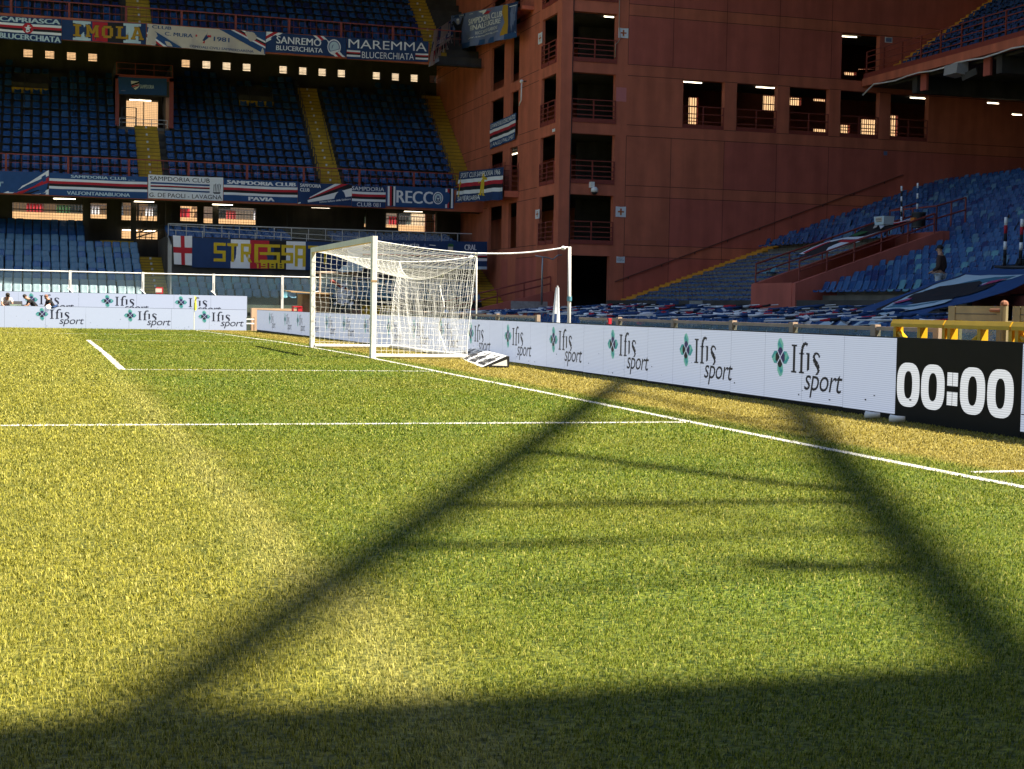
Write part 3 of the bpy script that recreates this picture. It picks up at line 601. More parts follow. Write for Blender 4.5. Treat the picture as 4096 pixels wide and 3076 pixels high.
def ystair(mb, x0, x1, k0, k1, Yk, Zk, tread, ms=yel, half=2, lift=.02, nums=True):
    """painted stair: two steps for each row of seats, dark nosings, small number plates"""
    for k in range(k0, k1):
        for h in range(half):
            y = Yk(k)-tread/half+tread*h/half-.002; z = Zk(k-1)+(Zk(k)-Zk(k-1))*(h+1)/half+lift; z0 = Zk(k-1)+(Zk(k)-Zk(k-1))*h/half+lift-.002
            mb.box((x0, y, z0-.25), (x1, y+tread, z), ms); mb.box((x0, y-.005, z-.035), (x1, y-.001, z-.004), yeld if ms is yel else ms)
        if nums and k % 1 == 0: xm = (x0+x1)/2; mb.box((xm-.05, Yk(k)-.012, Zk(k)-.13+lift), (xm+.05, Yk(k)-.009, Zk(k)-.02+lift), whitew)
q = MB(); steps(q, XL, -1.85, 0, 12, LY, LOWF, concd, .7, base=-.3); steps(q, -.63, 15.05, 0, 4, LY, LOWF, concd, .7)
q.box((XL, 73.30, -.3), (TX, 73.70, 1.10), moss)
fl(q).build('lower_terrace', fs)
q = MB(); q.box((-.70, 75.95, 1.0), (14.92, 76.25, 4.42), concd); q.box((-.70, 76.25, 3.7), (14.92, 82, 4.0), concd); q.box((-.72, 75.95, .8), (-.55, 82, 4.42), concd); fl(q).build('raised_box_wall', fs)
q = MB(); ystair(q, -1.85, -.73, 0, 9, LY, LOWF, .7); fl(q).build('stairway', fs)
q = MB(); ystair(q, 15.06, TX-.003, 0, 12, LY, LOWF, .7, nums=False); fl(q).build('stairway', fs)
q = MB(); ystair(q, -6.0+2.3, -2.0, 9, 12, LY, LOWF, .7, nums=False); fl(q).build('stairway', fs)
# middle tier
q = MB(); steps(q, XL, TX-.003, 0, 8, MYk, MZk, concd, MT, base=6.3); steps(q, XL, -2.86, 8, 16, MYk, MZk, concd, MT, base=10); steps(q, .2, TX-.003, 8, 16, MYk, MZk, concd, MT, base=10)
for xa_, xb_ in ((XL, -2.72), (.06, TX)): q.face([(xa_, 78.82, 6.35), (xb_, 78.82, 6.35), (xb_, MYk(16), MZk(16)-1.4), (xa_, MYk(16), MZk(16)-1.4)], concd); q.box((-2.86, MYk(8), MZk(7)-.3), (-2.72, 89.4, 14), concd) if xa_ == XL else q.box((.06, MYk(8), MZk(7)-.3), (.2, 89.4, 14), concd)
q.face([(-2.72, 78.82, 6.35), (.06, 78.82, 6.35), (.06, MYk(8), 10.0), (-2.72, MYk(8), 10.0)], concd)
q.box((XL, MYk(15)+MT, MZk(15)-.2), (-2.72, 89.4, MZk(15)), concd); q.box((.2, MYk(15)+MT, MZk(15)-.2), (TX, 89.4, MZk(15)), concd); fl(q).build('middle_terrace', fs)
q = MB(); q.box((XL, 78.82, 6.35), (TX-.003, 79.05, 7.50), terra); fl(q).build('middle_parapet', fs)
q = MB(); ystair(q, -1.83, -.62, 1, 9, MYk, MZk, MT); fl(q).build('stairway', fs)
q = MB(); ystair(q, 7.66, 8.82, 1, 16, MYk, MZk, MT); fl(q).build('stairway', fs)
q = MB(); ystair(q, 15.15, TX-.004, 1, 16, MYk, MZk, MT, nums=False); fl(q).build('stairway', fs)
q = MB()
for x0 in (-5.9-2.3, 4.05):                       # painted gangway behind the top rows
    q = MB(); q.box((x0, 86.6, MZk(12)-.1), (x0+1.95, 86.8, MZk(12)+.20), yel); q.box((x0, 86.82, MZk(12)+.1), (x0+1.95, 87.0, MZk(12)+.52), concd)
    fl(q).build('gangway_wall', fs)
# rear wall of the middle tier with square barred windows
RW = 89.5; wz = [atY(A(190, 390), RW), ]
wxs = [A(190, 390), A(365, 405), A(540, 415), A(712, 428), A(1463, 472), A(1630, 482), A(1793, 492), A(1955, 503), B(238, 527), B(397, 537), B(553, 548), B(708, 558), B(990, 572), B(1143, 583), B(1295, 593), B(1445, 603)]
wx = [atY(p, RW).x for p in wxs]+[-9.95, -11.1, -12.3, -13.4]
p = atY(A(1015, 800), RW); p2 = atY(A(1200, 990), RW); vh = (p.x, p2.z-.7, p2.x+.5, p.z)
hw = [(x, 14.77, x+.47, 15.22) for x in wx]
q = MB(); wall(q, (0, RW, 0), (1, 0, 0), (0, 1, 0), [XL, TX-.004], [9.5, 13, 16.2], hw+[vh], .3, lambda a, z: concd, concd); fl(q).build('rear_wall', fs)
for x0, z0, x1, z1 in hw:
    q = MB()
    for x in np.arange(x0+.05, x1, .075): q.box((x, 16.62, z0), (x+.014, 16.64, z1), dsteel)
    for z in np.arange(z0+.09, z1, .085): q.box((x0, 16.60, z), (x1, 16.62, z+.014), dsteel)
    q.box((x0, 16.58, z0+.09), (x1, 16.60, z0+.12), dsteel); q.build('window_grille', fs)
# vomitory with red frame, fascia and landing
q = MB(); q.box((-2.86, 84.0, 10.6), (-2.66, 86.5, 13.3), redsteel); q.box((-.02, 84.0, 10.6), (.20, 86.5, 13.3), redsteel); q.box((-2.86, 84.0, 13.1), (.20, 86.5, 13.35), redsteel)
q.box((-2.66, 84.06, 12.28), (-.02, 84.26, 13.1), concd); q.box((-2.66, 84.3, 10.45), (-.02, 89.4, 10.6), conc); fl(q).build('vomitory', fs)
q = MB(); q.box((vh[0], 89.42, vh[3]-.06), (vh[2], 89.48, vh[3]+.02), beige); q.box((vh[0]+.95, 89.42, vh[1]), (vh[0]+1.0, 89.46, vh[3]-.06), beige)
for x in np.arange(vh[0], vh[2], .1): q.box((x, 89.43, vh[1]), (x+.012, 89.445, vh[3]), beige)
for z in np.arange(vh[1], vh[3], .1): q.box((vh[0], 89.41, z), (vh[2], 89.425, z+.012), beige)
fl(q).build('mesh_screen', fs)
railing('landing_rail', fs, [(-2.5, 84.3-73, 10.62), (-1.75, 84.3-73, 10.62)], 1.0, 2, dsteel, (1, .5), 0); railing('landing_rail', fs, [(-2.62, 84.35-73, 10.62), (-.1, 84.35-73, 10.62)], .42, 4, steel, (1, .5), 0, .015)
railing('roof_rail', fs, [(-2.8, 11.1, 13.36), (.15, 11.1, 13.36)], .62, 4, redsteel, (1, .5), 0, .012)
# upper tier
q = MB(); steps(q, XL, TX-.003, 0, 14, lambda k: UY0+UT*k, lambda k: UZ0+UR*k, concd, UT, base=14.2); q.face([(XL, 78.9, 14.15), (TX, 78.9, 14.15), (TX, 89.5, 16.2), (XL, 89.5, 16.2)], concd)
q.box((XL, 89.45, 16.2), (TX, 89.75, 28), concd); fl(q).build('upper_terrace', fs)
q = MB(); q.box((XL, 78.9, 14.15), (13.2, 79.12, 15.25), terra); fl(q).build('upper_parapet', fs)
q = MB(); ystair(q, -2.42, -1.2, 1, 13, lambda k: UY0+UT*k, lambda k: UZ0+UR*k, UT); fl(q).build('stairway', fs)
q = MB(); ystair(q, 13.3, 14.4, 1, 13, lambda k: UY0+UT*k, lambda k: UZ0+UR*k, UT); fl(q).build('stairway', fs)
def front_rail(y, z0, z1, p_u, hz=.012):
    q = MB(); q.bar((XL, y, z1), (15.0, y, z1), .05, .05, redsteel); q.bar((XL, y, z1-.42), (15.0, y, z1-.42), .02, .02, redsteel)
    for x in p_u: q.box((x-.055, y-.03, z0), (x+.055, y+.03, z1-.02), redsteel)
    for x in np.arange(XL, 15, .30): q.box((x, y+.01, z0), (x+hz, y+.02, z1), redsteel)
    return fl(q).build('front_rail', fs)
front_rail(79.0, 7.5, 8.37, [atY(p, 79.0).x for p in (A(48, 1300), A(548, 1320), A(1038, 1340), A(1518, 1350), A(1988, 1370), B(433, 1390), B(880, 1410), B(1318, 1430))]+[-10.9, -13.2])
front_rail(79.05, 15.25, 16.03, [atY(p, 79.0).x for p in (A(90, 60), A(556, 80), A(1014, 110), A(1462, 140), A(1897, 180), B(317, 200), B(735, 230), B(1150, 260))]+[-11, -13.4])
# handrail hoops beside the stairs
for xs_, nm in ((7.56, 0), (15.05, 0)):
    q = MB()
    for k in range(1, 15):
        y, z = MYk(k), MZk(k); q.tube([(xs_, y-.1, z), (xs_, y-.12, z+.75), (xs_, y+.05, z+.9), (xs_, y+.42, z+.9), (xs_, y+.5, z+.8), (xs_, y+.5, z+.45)], .022, dsteel, 5)
        if k < 14: q.bar((xs_, y+.4, z+.86), (xs_, y+MT-.1, z+MR+.5), .03, .03, dsteel)
    fl(q).build('stair_handrail', fs)
# safety-net masts in front of the middle tier
for p in (A(190, 900), A(400, 900), A(610, 900), A(822, 900), A(1370, 900), A(1577, 900), A(1780, 900), A(1980, 900), B(120, 1100), B(325, 1100), B(725, 1100), B(940, 1100), B(1150, 1100), B(1360, 1100)):
    x = atY(p, 80.2).x; q = MB(); q.tube([(x, 80.2, 7.2), (x, 87.6, 13.75)], .022, dsteel, 5); fl(q).build('net_mast', fs)
# space under the middle tier: rear wall with wide openings, columns, beams
RL = 83.4
hp = [((100, 318), (705, 470), E), ((730, 322), (858, 452), E), ((980, 320), (1103, 466), E), ((1118, 330), (1265, 470), E), ((1452, 348), (1588, 474), E), ((1640, 352), (2060, 500), E), ((1095, 405), (1190, 525), F), ((1196, 405), (1500, 560), F), ((920, 435), (940, 518), F)]
hl = []
for a, b, R_ in hp: p, p2 = atY(R_(*a), RL), atY(R_(*b), RL); hl.append((p.x, min(p2.z, p.z-.3), p2.x, p.z))
hl.append((atY(E(980, 540), RL).x, atY(E(985, 610), RL).z, atY(E(1275, 545), RL).x, atY(E(1275, 545), RL).z)); hl.append((-13, 4.4, -9.8, 5.9)); hl.append((-17, 4.4, -14, 5.9))
q = MB(); wall(q, (0, RL, 0), (1, 0, 0), (0, 1, 0), [XL, TX-.01], [-.3, 6.8, 9], hl, .3, lambda a, z: concd, concd); fl(q).build('lower_rear_wall', fs)
for h in hl:
    q = MB()
    for x in np.arange(h[0]+.05, h[2], .14): q.box((x, 10.47, h[1]), (x+.016, 10.485, h[3]), beige)
    for z in np.arange(h[1]+.1, h[3], .14): q.box((h[0], 10.45, z), (h[2], 10.465, z+.016), beige)
    if h[3]-h[1] > .8: q.box((h[0], 10.40, h[1]+.55*(h[3]-h[1])), (h[2], 10.44, h[1]+.55*(h[3]-h[1])+.05), dsteel)
    q.build('mesh_window', fs)
for x in (-4.55, -2.1, -.3, 2.2, 6.2, 10.6, 14.6): q = MB(); q.box((x, 82.2, 1), (x+.28, 82.6, 8.5), concd); fl(q).build('column', fs)
q = MB()
for k in range(7):
    q.bar((-1.95+.32*k, 82.9, 4.45), (-1.85+.32*k, 82.9, 5.9), .05, .05, dsteel)
q.bar((-2.0, 82.85, 4.75), (.3, 82.85, 5.55), .07, .07, dsteel); q.bar((-2.0, 82.85, 4.5), (.3, 82.85, 5.3), .07, .07, dsteel)
for z in (4.6, 4.85, 5.1): q.bar((-2.05, 82.8, z), (-.85, 82.8, z), .05, .04, dsteel)
fl(q).build('stair_rail', fs)
# galvanised guard with glass on the raised box
q = MB(); z0, z1 = 4.42, 5.02
for x in np.arange(-.66, 14.9, .87): q.box((x-.018, 75.97, z0), (x+.018, 76.01, z1), steel)
q.bar((-.66, 75.99, z1), (14.9, 75.99, z1), .05, .05, steel); fl(q).build('box_guard', fs)
q = MB(); q.box((-.66, 75.985, z0+.05), (14.88, 75.995, z1-.06), glass_clear); fl(q).build('guard_glass', fs)
q = MB()
for x in np.arange(-.3, 12, 1.3): q.box((x-.02, 75.92, 4.2), (x+.02, 75.95, 4.72), steel)
q.bar((-.6, 75.93, 4.72), (9.5, 75.93, 4.38), .035, .035, steel); q.bar((-.6, 75.9, 4.95), (9.5, 75.9, 4.62), .03, .03, steel); fl(q).build('stair_guard', fs)
q = MB()
for y in np.arange(73.9, 76, .52): q.box((-.72, y, LOWF(0)), (-.66, y+.05, 4.4+.25*(y-75.9)), steel)
q.bar((-.69, 73.9, 3.9), (-.69, 76, 4.43), .05, .05, steel); q.bar((-.69, 73.9, 2.1), (-.69, 76, 2.6), .04, .04, steel); fl(q).build('side_guard', fs)
# glass fence along the far touchline: bays between posts
fx = [-15.21, -11.93, -8.65, -5.37, -2.08, 1.20, 4.48, 7.76, 11.02, 14.28]
fp = ['at the left edge', 'left of the three men', 'behind the three men', 'over the middle logo of the rear boards', 'by the lower yellow stair', 'right of the lower yellow stair', 'behind the far goal post', 'behind the middle of the net', 'behind the right of the net', 'beside the tower stair']
for i in range(9):
    t = thing('glass_fence_panel', 'framed glass fence bay along the far stand, '+fp[i], 'fence', (fx[i], 72.6, .2), 'glass fence bays before the far stand'); dx = fx[i+1]-fx[i]
    m_ = whitew if i < 7 else steel
    q = MB(); q.box((-.06, -.05, 0), (.06, .05, 2.34), m_); q.box((-.03, -.055, 1.2), (.0, -.051, 1.9), steel); q.build('post', t)
    q = MB(); q.tube([(0, 0, 2.28), (dx, 0, 2.28)], .035, m_, 8); q.build('top_rail', t)
    q = MB(); q.box((.07, -.006, .75), (dx-.07, .006, 2.22), glass_far); q.build('glass_pane', t)
    if i in (3, 4, 5):
        q = MB(); q.tube([(.05+.5*f, -.07, 1.36-.16*math.sin(f*2.4)-.12*f) for f in np.linspace(-.35, 1, 8)], .03, white, 6); q.build('tied_cloth', t)
# ---- right stand
RS = lambda x: 1.60+.357*(x-19.2)
RT_, RR = .56, .20
rs = thing('end_stand', 'stand of blue seats behind the goal with an orange edged stair by the tower', 'grandstand', (19, 50, 0))
def rl(mb): mb.v = [(x-19, y-50, z) for x, y, z in mb.v]; return mb
RX0 = lambda i: 19.22+RT_*i
q = MB()
for i in range(30):
    x, z = RX0(i), RS(RX0(i)); z0 = RS(RX0(i-1)) if i else .4
    for y0, y1 in ((-30, 46.9) if False else (-30, 47.25), (50.85, 64.95)) if i < 10 else ((-30, 64.95),):
        q.face([(x, y0, z0), (x, y1, z0), (x, y1, z), (x, y0, z)][::-1], conc); q.face([(x, y0, z), (x, y1, z), (x+RT_, y1, z), (x+RT_, y0, z)][::-1], conc)
        if y1 > 60:                                                                # joints between the riser blocks
            for y in np.arange(50.9, 64.9, .447): q.box((x-.004, y-.012, z0), (x-.001, y+.012, z), joint)
rl(q).build('seat_terrace', rs)
q = MB()
for i in range(30):
    for h in (0, 1):
        x = RX0(i)+RT_*h/2; z = RS(RX0(i))-RR*(.5 if h == 0 else 0)+.02; q.box((x, 64.96, z-.3), (x+RT_+.2, 66.16, z+.09), oran)
rl(q).build('stairway', rs)
q = MB(); q.box((18.75, -30, -.3), (19.2, 36.9, 1.62), concd); q.box((18.75, 36.9, -.3), (19.2, 40, 1.47), concd); q.box((18.75, 40, -.3), (19.2, 66.1, 1.62), concd); q.box((18.745, 57.6, 1.2), (18.75, 60.0, 1.6), cl_navy); q.box((18.744, 55.2, 1.2), (18.75, 56.5, 1.6), mat('chalky_patch', (.30, .29, .26), .9, .3, 12)); rl(q).build('front_wall', rs)
q = MB()                                            # trench walls of the entrance in the middle of the stand
for y0, y1 in ((47.25, 47.5), (50.5, 50.75)):
    q.hexa([(18.7, y0, .3), (24.6, y0, .3), (24.6, y1, .3), (18.7, y1, .3), (18.7, y0, 2.22), (24.6, y0, 4.25), (24.6, y1, 4.25), (18.7, y1, 2.22)], terra2)
q.box((18.68, 47.5, .3), (18.85, 50.5, 2.24), terra2); q.box((24.6, 47.3, 1), (24.9, 50.7, 4.25), terra2); q.box((18.85, 47.5, .2), (24.6, 50.5, .5), concd)
rl(q).build('entrance_trench', rs)
def slope_rail(nm, y, x0, x1, zf, h, posts, ends=True):
    q = MB(); a0, a1 = V((x0, y, zf(x0)+h)), V((x1, y, zf(x1)+h)); q.tube([a0, a1], .035, redsteel, 8); q.tube([a0-V((0, 0, h*.5)), a1-V((0, 0, h*.5))], .028, redsteel, 8)
    for i in range(posts): x = x0+(x1-x0)*i/(posts-1); q.tube([(x, y, zf(x)), (x, y, zf(x)+h)], .03, redsteel, 8)
    return rl(q).build(nm, rs)
tz = lambda x: 2.22+.344*(x-18.7)
slope_rail('trench_rail', 47.38, 18.9, 24.3, tz, .72, 6); slope_rail('trench_rail', 50.6, 18.8, 24.3, tz, .72, 5)
q = MB()
for a, b in (((24.4, 47.4, 4.25), (24.4, 50.6, 4.25)), ((24.4, 47.4, 4.25), (25.6, 47.4, 4.6)), ((24.4, 50.6, 4.25), (25.6, 50.6, 4.6))):
    for h in (.45, .9): q.tube([V(a)+V((0, 0, h)), V(b)+V((0, 0, h))], .03, redsteel, 8)
    for f in (0, .5, 1): p = V(a).lerp(V(b), f); q.tube([p, p+V((0, 0, .9))], .03, redsteel, 8)
rl(q).build('platform_rail', rs)
# second entrance, half hidden by the great banner
q = MB()
q.box((18.68, 33.0, .3), (18.85, 36.55, 1.74), terra2)
for y0, y1 in ((33.0, 33.25), (36.3, 36.55)): q.hexa([(18.7, y0, .3), (24.6, y0, .3), (24.6, y1, .3), (18.7, y1, .3), (18.7, y0, 1.75), (24.6, y0, 3.9), (24.6, y1, 3.9), (18.7, y1, 1.75)], terra2)
rl(q).build('entrance_trench', rs); slope_rail('trench_rail', 33.1, 18.9, 24.3, lambda x: 1.75+.364*(x-18.7), .72, 6)
# ground-level seating apron below the wall
PZ = lambda x: .08+.048*(x-8)
q = MB(); q.hexa([(4.6, -20, -.3), (18.75, -20, -.3), (18.75, 66.1, -.3), (4.6, 66.1, -.3), (4.6, -20, PZ(4.6)), (18.75, -20, PZ(18.7)), (18.75, 66.1, PZ(18.7)), (4.6, 66.1, PZ(4.6))], concd); rl(q).build('apron', rs)
# ramp wall at the foot of the tower
q = MB(); a, b = V((11.2, 67.6, .75)), V((16.2, 67.6, 2.0))
q.hexa([(11.0, 66.6, -.3), (16.28, 66.6, -.3), (16.28, 67.0, -.3), (11.0, 67.0, -.3), (11.0, 66.6, .72), (16.28, 66.6, 2.0), (16.28, 67.0, 2.0), (11.0, 67.0, .72)], terra2)
q.box((14.2, 66.59, .95), (16.0, 66.598, 1.5), mat('peeled_plaster', (.42, .36, .33), .9, .3, 8)); rl(q).build('ramp_wall', rs)
q = MB()
for h in (.35, .68): q.tube([(11.0, 66.8, .72+h), (16.2, 66.8, 2.0+h)], .035, redsteel, 8)
for i in range(5): x = 11.0+1.3*i; z = .72+1.28*(x-11)/5.28; q.tube([(x, 66.8, z), (x, 66.8, z+.68)], .035, redsteel, 8)
rl(q).build('ramp_rail', rs)
# upper tier of the end stand
us = thing('upper_end_tier', 'upper tier of the end stand with terracotta edge beam, rail and orange steps', 'grandstand', (32, 60, 12)); 
def ul(mb): mb.v = [(x-32, y-60, z-12) for x, y, z in mb.v]; return mb
q = MB(); q.box((32.0, -30, 12.40), (32.45, 66.15, 12.78), terra); q.box((32.06, -30, 12.78), (32.16, 66.15, 13.02), redsteel); ul(q).build('edge_beam', us)
q = MB()
for i in range(22):
    x, z = 32.7+.62*i, 12.9+.42*i; q.box((x, -30, z-.6), (x+.66, 64.9, z), concd)
q.box((32.45, -30, 12.4), (33, 66.1, 12.7), concd); ul(q).build('upper_terrace', us)
q = MB()
for i in range(40): x, z = 32.75+.31*i, 12.95+.21*i; q.box((x, 64.95, z-.5), (x+.4, 66.1, z), oran)
ul(q).build('stairway', us)
q = MB(); y0 = 66.1
for z in (13.25, 13.55, 13.85, 14.1): q.bar((32.2, 40, z), (32.2, 66.1, z), .035, .035, redsteel)
for y in np.arange(40.2, 66.2, 1.62): q.box((32.17, y-.03, 12.78), (32.23, y+.03, 14.12), redsteel)
ul(q).build('edge_rail', us)
q = MB(); q.face([(32.4, -30, 12.42), (32.4, 66.1, 12.42), (48, 66.1, 20), (48, -30, 20)], concd); q.face([(33, -30, 12.39), (50, -30, 12.39), (50, 66.1, 12.39), (33, 66.1, 12.39)], concd)
for y in (62.2, 55.6, 49, 42.4): q.box((32.5, y-.2, 11.6), (50, y+.2, 12.38), concd)
for p in (D(1410, 650), D(1920, 525)):
    c = atX(p, 32.55); q.box((32.5, c.y-.25, c.z-.45), (32.62, c.y+.25, 12.4), terra2)
ul(q).build('underside', us)
q = MB(); q.box((43, -30, -.3), (43.4, 66.1, 30), concd); rl(q).build('rear_wall', rs)
cb = MB(); rnd = [V((31.97, 66.0-1.0*i+(.0), 12.36+.05*math.sin(i*1.7)-.04)) for i in range(27)]; rnd[0].z -= .35; cb.tube(rnd, .035, white, 6)
tag(recentre(cb.build('cable'), rnd[0]), 'white cable clipped under the terracotta edge of the upper end tier', 'cable')
# roofs, their cross trusses and a hoist
roof_m = mat('roof_sheet', (.20, .20, .20), .7, .1)
q = MB(); RE = [(-60, 67.2), (2, 67.0), (9, 66.25), (12, 65.7), (16.3, 65.2)]
for (xa_, ya_), (xb_, yb_) in zip(RE[:-1], RE[1:]):
    for z_, o_ in ((23, 1), (23.4, -1)): P_ = [(xa_, ya_, z_), (xb_, yb_, z_), (xb_, 96, z_+.7), (xa_, 96, z_+.7)]; q.face(P_[::-o_], roof_m)
    q.face([(xa_, ya_, 23), (xb_, yb_, 23), (xb_, yb_, 23.4), (xa_, ya_, 23.4)], roof_m); tag(q.build('far_roof'), 'flat sheet roof over the far stand', 'roof')
q = MB(); q.box((18.3, -40, 24), (52, 66, 24.5), roof_m); tag(q.build('end_roof'), 'flat sheet roof over the end stand', 'roof')
q = MB(); q.hexa([(-70, -9.2, 32), (24, -8.85, 32), (24, -45, 32), (-70, -45, 32), (-70, -9.2, 32.4), (24, -8.85, 32.4), (24, -45, 32.4), (-70, -45, 32.4)], roof_m); tag(q.build('main_roof'), 'flat sheet roof over the main stand behind the camera', 'roof')
ms = thing('main_stand', 'main stand of navy seats behind the camera', 'grandstand', (-25, -8, 0)); q = MB()
for i in range(34): q.box((-70+25, -.8*(i+1), -.4), (45, -.8*i, .6+.48*i), concd); q.box((-45, -.8*i-.55, .6+.48*i), (45, -.8*i-.15, .98+.48*i), navy)
q.build('terrace', ms); q = MB(); q.box((-45, -37.5, -.4), (45, -36.8, 31.9), concd); q.build('rear_wall', ms)
HZ = 32.07; sh = V((.54*HZ, -.38*HZ, HZ-.07))
def up_(x, y): return V((x, y, 0))+sh
q = MB(); La, Lb = up_(-6.70, 2.9), up_(1.78, 20.92); d = (Lb-La); Lb2 = La+d*1.6; q.bar(La-d*.2, Lb2, .30, .15, dsteel)
Ra, Rb = up_(-3.64, 3.1), up_(2.45, 16.42); d2 = Rb-Ra; q.bar(Ra-d2*.2, Ra+d2*1.4, .38, .15, dsteel)
fl_ = lambda t: La.lerp(Lb, t); fr_ = lambda t: Ra.lerp(Rb, t)
def byx(P, Q, y): return P.lerp(Q, (y-P.y)/(Q.y-P.y))
oy = sh.y
for ya, yb, wd2, f0, f1 in ((11.2, 7.9, .17, 0, 1), (7.75, 7.6, .15, 0, 1), (6.25, 6.3, .14, 0, .42), (6.2, 6.4, .07, .4, 1), (20.0, 12.0, .11, 0, 1), (14.3, 14.4, .09, 0, 1), (17.5, 11.5, .09, .1, 1), (9.6, 9.8, .05, 0, 1), (4.9, 5.3, .06, .3, 1), (9.0, 6.0, .05, .2, 1)):
    b0, b1 = byx(La, Lb, ya+oy), byx(Ra, Rb, yb+oy); q.bar(b0.lerp(b1, f0), b0.lerp(b1, f1), wd2, wd2, dsteel)
q.bar(byx(Ra, Rb, 5.2+oy), byx(Ra, Rb, 5.2+oy)+V((-.85, .3, 0)), .22, .2, dsteel)
tag(recentre(q.build('roof_truss'), La), 'dark lattice truss spanning from the main roof to the end roof', 'truss')
# houses across the street behind the far stand and the tower
facade = mat('orange_plaster', (.60, .36, .17), .85, .1, .6, stain=.12); facade2 = mat('cream_plaster', (.68, .52, .33), .85, .1, .6, stain=.12); shut = mat('dark_shutter', (.05, .07, .06), .6); awn = mat('awning_red', (.5, .06, .06), .8)
for x0, x1, h, m_, lab in ((-40, -12, 26, facade2, 'cream apartment house seen through the openings at the far left'), (-12, 6, 27, facade, 'orange apartment house seen through the openings under the middle tier'), (6, 26, 26, facade2, 'cream house with green roof edge seen through openings left of the tower'), (26, 90, 28, facade, 'orange apartment house seen through the barred openings of the tower')):
    t = thing('apartment_house', lab, 'building', ((x0+x1)/2, 128, -.3), 'houses across the street'); xc = (x0+x1)/2
    q = MB(); q.box((x0-xc+.02, 0, 0), (x1-xc-.02, 10, h), m_); q.build('wall', t)
    for x in np.arange(x0-xc+1.4, x1-xc-1.2, 3.1):
        for z in np.arange(8.6, 13, 3.2):
            q = MB(); q.box((x, -.05, z), (x+1.1, -.01, z+1.7), shut); q.box((x-.12, -.09, z-.14), (x+1.22, -.012, z-.02), facade2); q.build('window', t)
    for z in (8.3, 11.5):
        q = MB(); q.box((x0-xc+1, -1.2, z-.2), (x1-xc-1, -.12, z-.06), conc)
        for x in np.arange(x0-xc+1, x1-xc-1, .25): q.box((x, -1.19, z-.06), (x+.04, -1.15, z+.9), dsteel)
        q.bar((x0-xc+1, -1.17, z+.9), (x1-xc-1, -1.17, z+.9), .06, .06, dsteel)
        for x in np.arange(x0-xc+2, x1-xc-2, 2.3): q.box((x, -1.12, z-.02), (x+random.uniform(.5, 1.3), -1.08, z+.85), random.choice([cl_red, cl_white, cl_pale, awn, cl_black, cl_green]))
        q.build('balcony', t)
q = MB(); q.box((-60, 126, -.3), (60, 126.3, 8.1), facade); tag(recentre(q.build('street_wall'), (0, 126, 0)), 'long orange wall across the street seen through the openings below the banners', 'wall')
# ================================================================== seats
def seat_mb(m, w=.375, hb=.29, pan=.355, tilt=.09, thick=.022, fl=1.):
    q = MB(); prof = [(-.02, pan-.05, .92), (.0, pan, .98), (.18, pan-.02, 1), (.34, pan-.005, 1), (.385, pan+.06, .99), (.385+tilt*.45, pan+hb*.55, .97), (.385+tilt*.8, pan+hb*.9, .90), (.385+tilt, pan+hb, .72)]
    if fl < 1: prof = [(y, z, f*(fl+(1-fl)*min(1, i/5))) for i, (y, z, f) in enumerate(prof)]
    nx = 4; fr = []; bk = []
    for i, (y, z, f) in enumerate(prof):
        rf = []; rb = []
        for j in range(nx+1):
            u = j/nx*2-1; curl = .028*u*u; x = u*w/2*f
            if i <= 3: p = (x, y, z+curl*(1 if i else .3)); pb = (x, y+.004, z+curl-thick)
            else: p = (x, y-curl, z); pb = (x, y-curl+thick, z)
            rf.append(p); rb.append(pb)
        fr.append(rf); bk.append(rb)
    n = len(prof); k = len(q.v); q.v += [p for r in fr for p in r]+[p for r in bk for p in r]; o = n*(nx+1); i_ = q.mi(m)
    for i in range(n-1):
        for j in range(nx): a = k+i*(nx+1)+j; q.f += [(a, a+1, a+nx+2, a+nx+1), (o+a, o+a+nx+1, o+a+nx+2, o+a+1)]; q.m += [i_, i_]
    for j in range(nx):
        a = k+j; b = k+(n-1)*(nx+1)+j; q.f += [(a, o+a, o+a+1, a+1), (b, b+1, o+b+1, o+b)]; q.m += [i_, i_]
    for i in range(n-1):
        a = k+i*(nx+1); b = a+nx; q.f += [(a, a+nx+1, o+a+nx+1, o+a), (b, o+b, o+b+nx+1, b+nx+1)]; q.m += [i_, i_]
    return q
def pad_mb(m): # low seat without a back
    q = MB(); q.hexa([(-.2, -.03, .0), (.2, -.03, .0), (.19, .36, .0), (-.19, .36, .0), (-.2, -.03, .05), (.2, -.03, .05), (.17, .34, .06), (-.17, .34, .06)], m); q.hexa([(-.18, .30, .05), (.18, .30, .05), (.16, .36, .05), (-.16, .36, .05), (-.15, .32, .10), (.15, .32, .10), (.14, .35, .10), (-.14, .35, .10)], m); return q
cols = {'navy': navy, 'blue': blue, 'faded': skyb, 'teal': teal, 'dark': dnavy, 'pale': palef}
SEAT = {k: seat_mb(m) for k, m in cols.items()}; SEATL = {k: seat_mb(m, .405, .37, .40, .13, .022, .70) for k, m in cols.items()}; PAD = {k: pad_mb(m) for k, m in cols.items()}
SEATR = {k: seat_mb(m, .375, .33, .36, .12) for k, m in cols.items()}
SM = {}
def in_view(p, mg=.03):
    d = V(p)-CAM; z = d.dot(FW)
    if z < 1: return False
    u, v = d.dot(RT)/z*FPX/4096, d.dot(UP)/z*FPX/3076; return abs(u) < .5+mg and abs(v) < .5+mg
cand = []                                       # (kind of shape, colour, position, turn, label or None)
RZ0 = Matrix.Rotation(0, 4, 'Z'); RZX = Matrix.Rotation(-math.pi/2, 4, 'Z')
def pick(ws): return random.choices(list(ws), list(ws.values()))[0]
